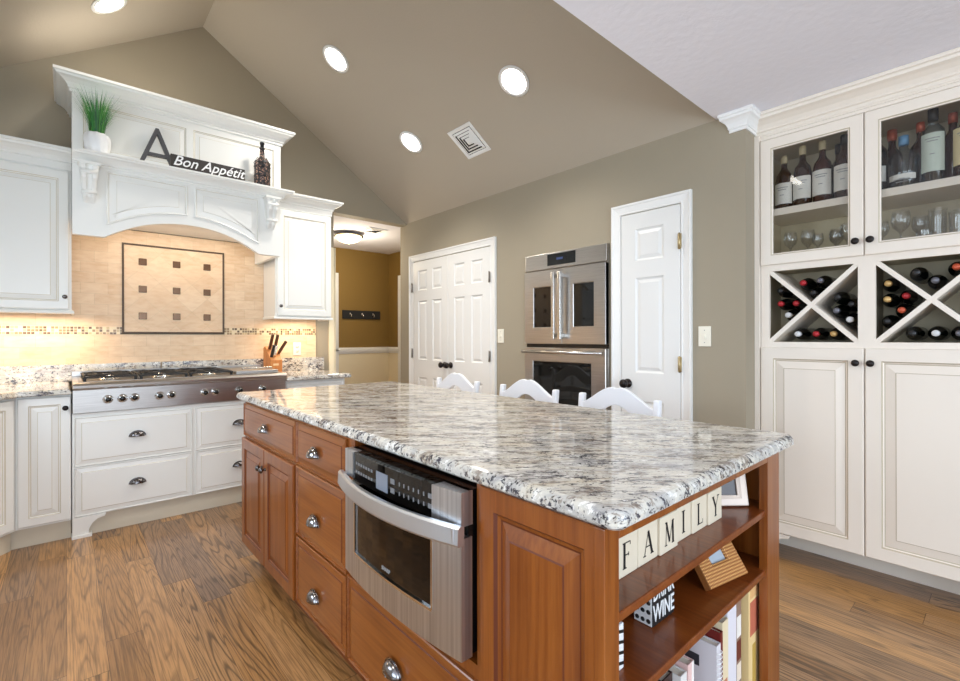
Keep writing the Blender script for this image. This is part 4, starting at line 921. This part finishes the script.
# ---- glasses
GW = [(.031, 0), (.030, .003), (.005, .006), (.0035, .012), (.0035, .075), (.008, .085), (.027, .105), (.034, .13), (.032, .155), (.027, .175)]
GT = [(.028, 0), (.030, .003), (.034, .13)]
t0 = thing('wine_glass', (3.12, .84, 1.6405), 0, 'clear stemmed glass at the left corner of the lower glass shelf', 'wine glass', 'clear glasses on the lower shelf')
MB().lathe(GW, seg=20, cap=False).build('glass_bowl', stem, t0)
for i, (y, x, s, l_) in enumerate([(.765, 3.16, 1.05, 'clear stemmed glass second along the lower shelf behind the left door'), (.70, 3.08, .8, 'short clear glass at the front of the lower shelf behind the left door'), (.64, 3.2, 1, 'clear stemmed glass at the back of the lower shelf behind the left door'), (.575, 3.1, 1, 'clear stemmed glass beside the left door knob'), (.62, 3.06, .8, 'small clear glass in front near the left door knob'),
                              (.435, 3.10, .9, 'clear stemmed glass at the left corner behind the right door'), (.365, 3.12, 1.15, 'tall clear stemmed glass under the gin bottle'), (.30, 3.18, 1, 'clear stemmed glass at the back behind the right door'), (.10, 3.2, 1, 'clear stemmed glass at the photo edge')]):
    r_ = dup(t0, loc=(x, y, 1.6405), label=l_); r_.scale = (s, s, s)
t1 = thing('tumbler', (3.14, .235, 1.6405), 0, 'tall clear tumbler under the green-labelled bottle', 'tumbler', 'clear tumblers on the lower shelf')
MB().lathe(GT, seg=20, cap=False).build('glass_wall', stem, t1); t1.scale = (1, 1, 1.45)
r_ = dup(t1, loc=(3.14, .165, 1.6405), label='tall clear tumbler nearest the photo edge'); r_.scale = (1, 1, 1.3)
r_ = dup(t1, loc=(3.06, .275, 1.6405), label='short cut-glass tumbler at the front of the right shelf'); r_.scale = (.9, .9, .6)
# ---- wine bottles lying in the lattice: (y, z, cap material, where)
PB = [(.0345, .0), (.0345, .19), (.030, .215), (.0155, .232), (.0145, .285)]
protos = {}
CAPN = {'red': redcap, 'gold': goldcap, 'white': whcap, 'grey': greycap, 'copper': orcap, 'black': blk_cap}
WB = [(0.757, 1.512, 'red', 'left box, upper cell, left'),
      (0.681, 1.519, 'grey', 'left box, upper cell, right'),
      (0.7085, 1.4538, 'black', 'left box, just above the crossing'),
      (0.864, 1.403, 'red', 'left box, left cell, outermost'),
      (0.791, 1.402, 'red', 'left box, left cell near the crossing'),
      (0.826, 1.338, 'white', 'left box, left cell, lower'),
      (0.8663, 1.4777, 'black', 'left box, left cell, top'),
      (0.785, 1.232, 'white', 'left box, bottom cell, left'),
      (0.7, 1.232, 'red', 'left box, bottom cell, middle'),
      (0.622, 1.232, 'gold', 'left box, bottom cell, right'),
      (0.6045, 1.4239, 'black', 'left box, right cell, upper'),
      (0.6092, 1.3539, 'grey', 'left box, right cell, middle'),
      (0.552, 1.305, 'white', 'left box, right cell, lower'),
      (0.5464, 1.3847, 'black', 'left box, right cell, outermost'),
      (0.4022, 1.4778, 'gold', 'right box, left cell, top'),
      (0.4065, 1.4004, 'gold', 'right box, left cell, middle'),
      (0.3377, 1.4131, 'red', 'right box, left cell near the crossing'),
      (0.3527, 1.3448, 'copper', 'right box, left cell, lower'),
      (0.4057, 1.2917, 'black', 'right box, left cell, bottom'),
      (0.3, 1.522, 'black', 'right box, upper cell, left'),
      (0.235, 1.478, 'grey', 'right box, upper cell, lowest'),
      (0.165, 1.5329, 'copper', 'right box, upper cell, right'),
      (0.315, 1.232, 'black', 'right box, bottom cell, left'),
      (0.235, 1.232, 'white', 'right box, bottom cell, middle'),
      (0.156, 1.231, 'grey', 'right box, bottom cell, right'),
      (0.118, 1.4, 'grey', 'right box, right cell')]
for y, z, c_, where in WB:
    lab = 'wine bottle with %s cap in the lattice, %s' % (c_, where)
    if c_ not in protos:
        t = thing('wine_bottle', (0, 0, 0), 0, lab, 'wine bottle', 'wine bottles in the lattice')
        MB().lathe(PB, (.29, 0, 0), (-1, 0, 0), 20).build('bottle_glass', dark_gl, t); MB().lathe([(.0150, .235), (.0150, .289), (.012, .292), (.001, .293)], (.29, 0, 0), (-1, 0, 0), 14).build('cap', CAPN[c_], t)
        protos[c_] = t; r_ = t; r_['label'] = lab
    else: r_ = dup(protos[c_], label=lab)
    r_.location = (3.02 + random.uniform(0, .02), y, z)
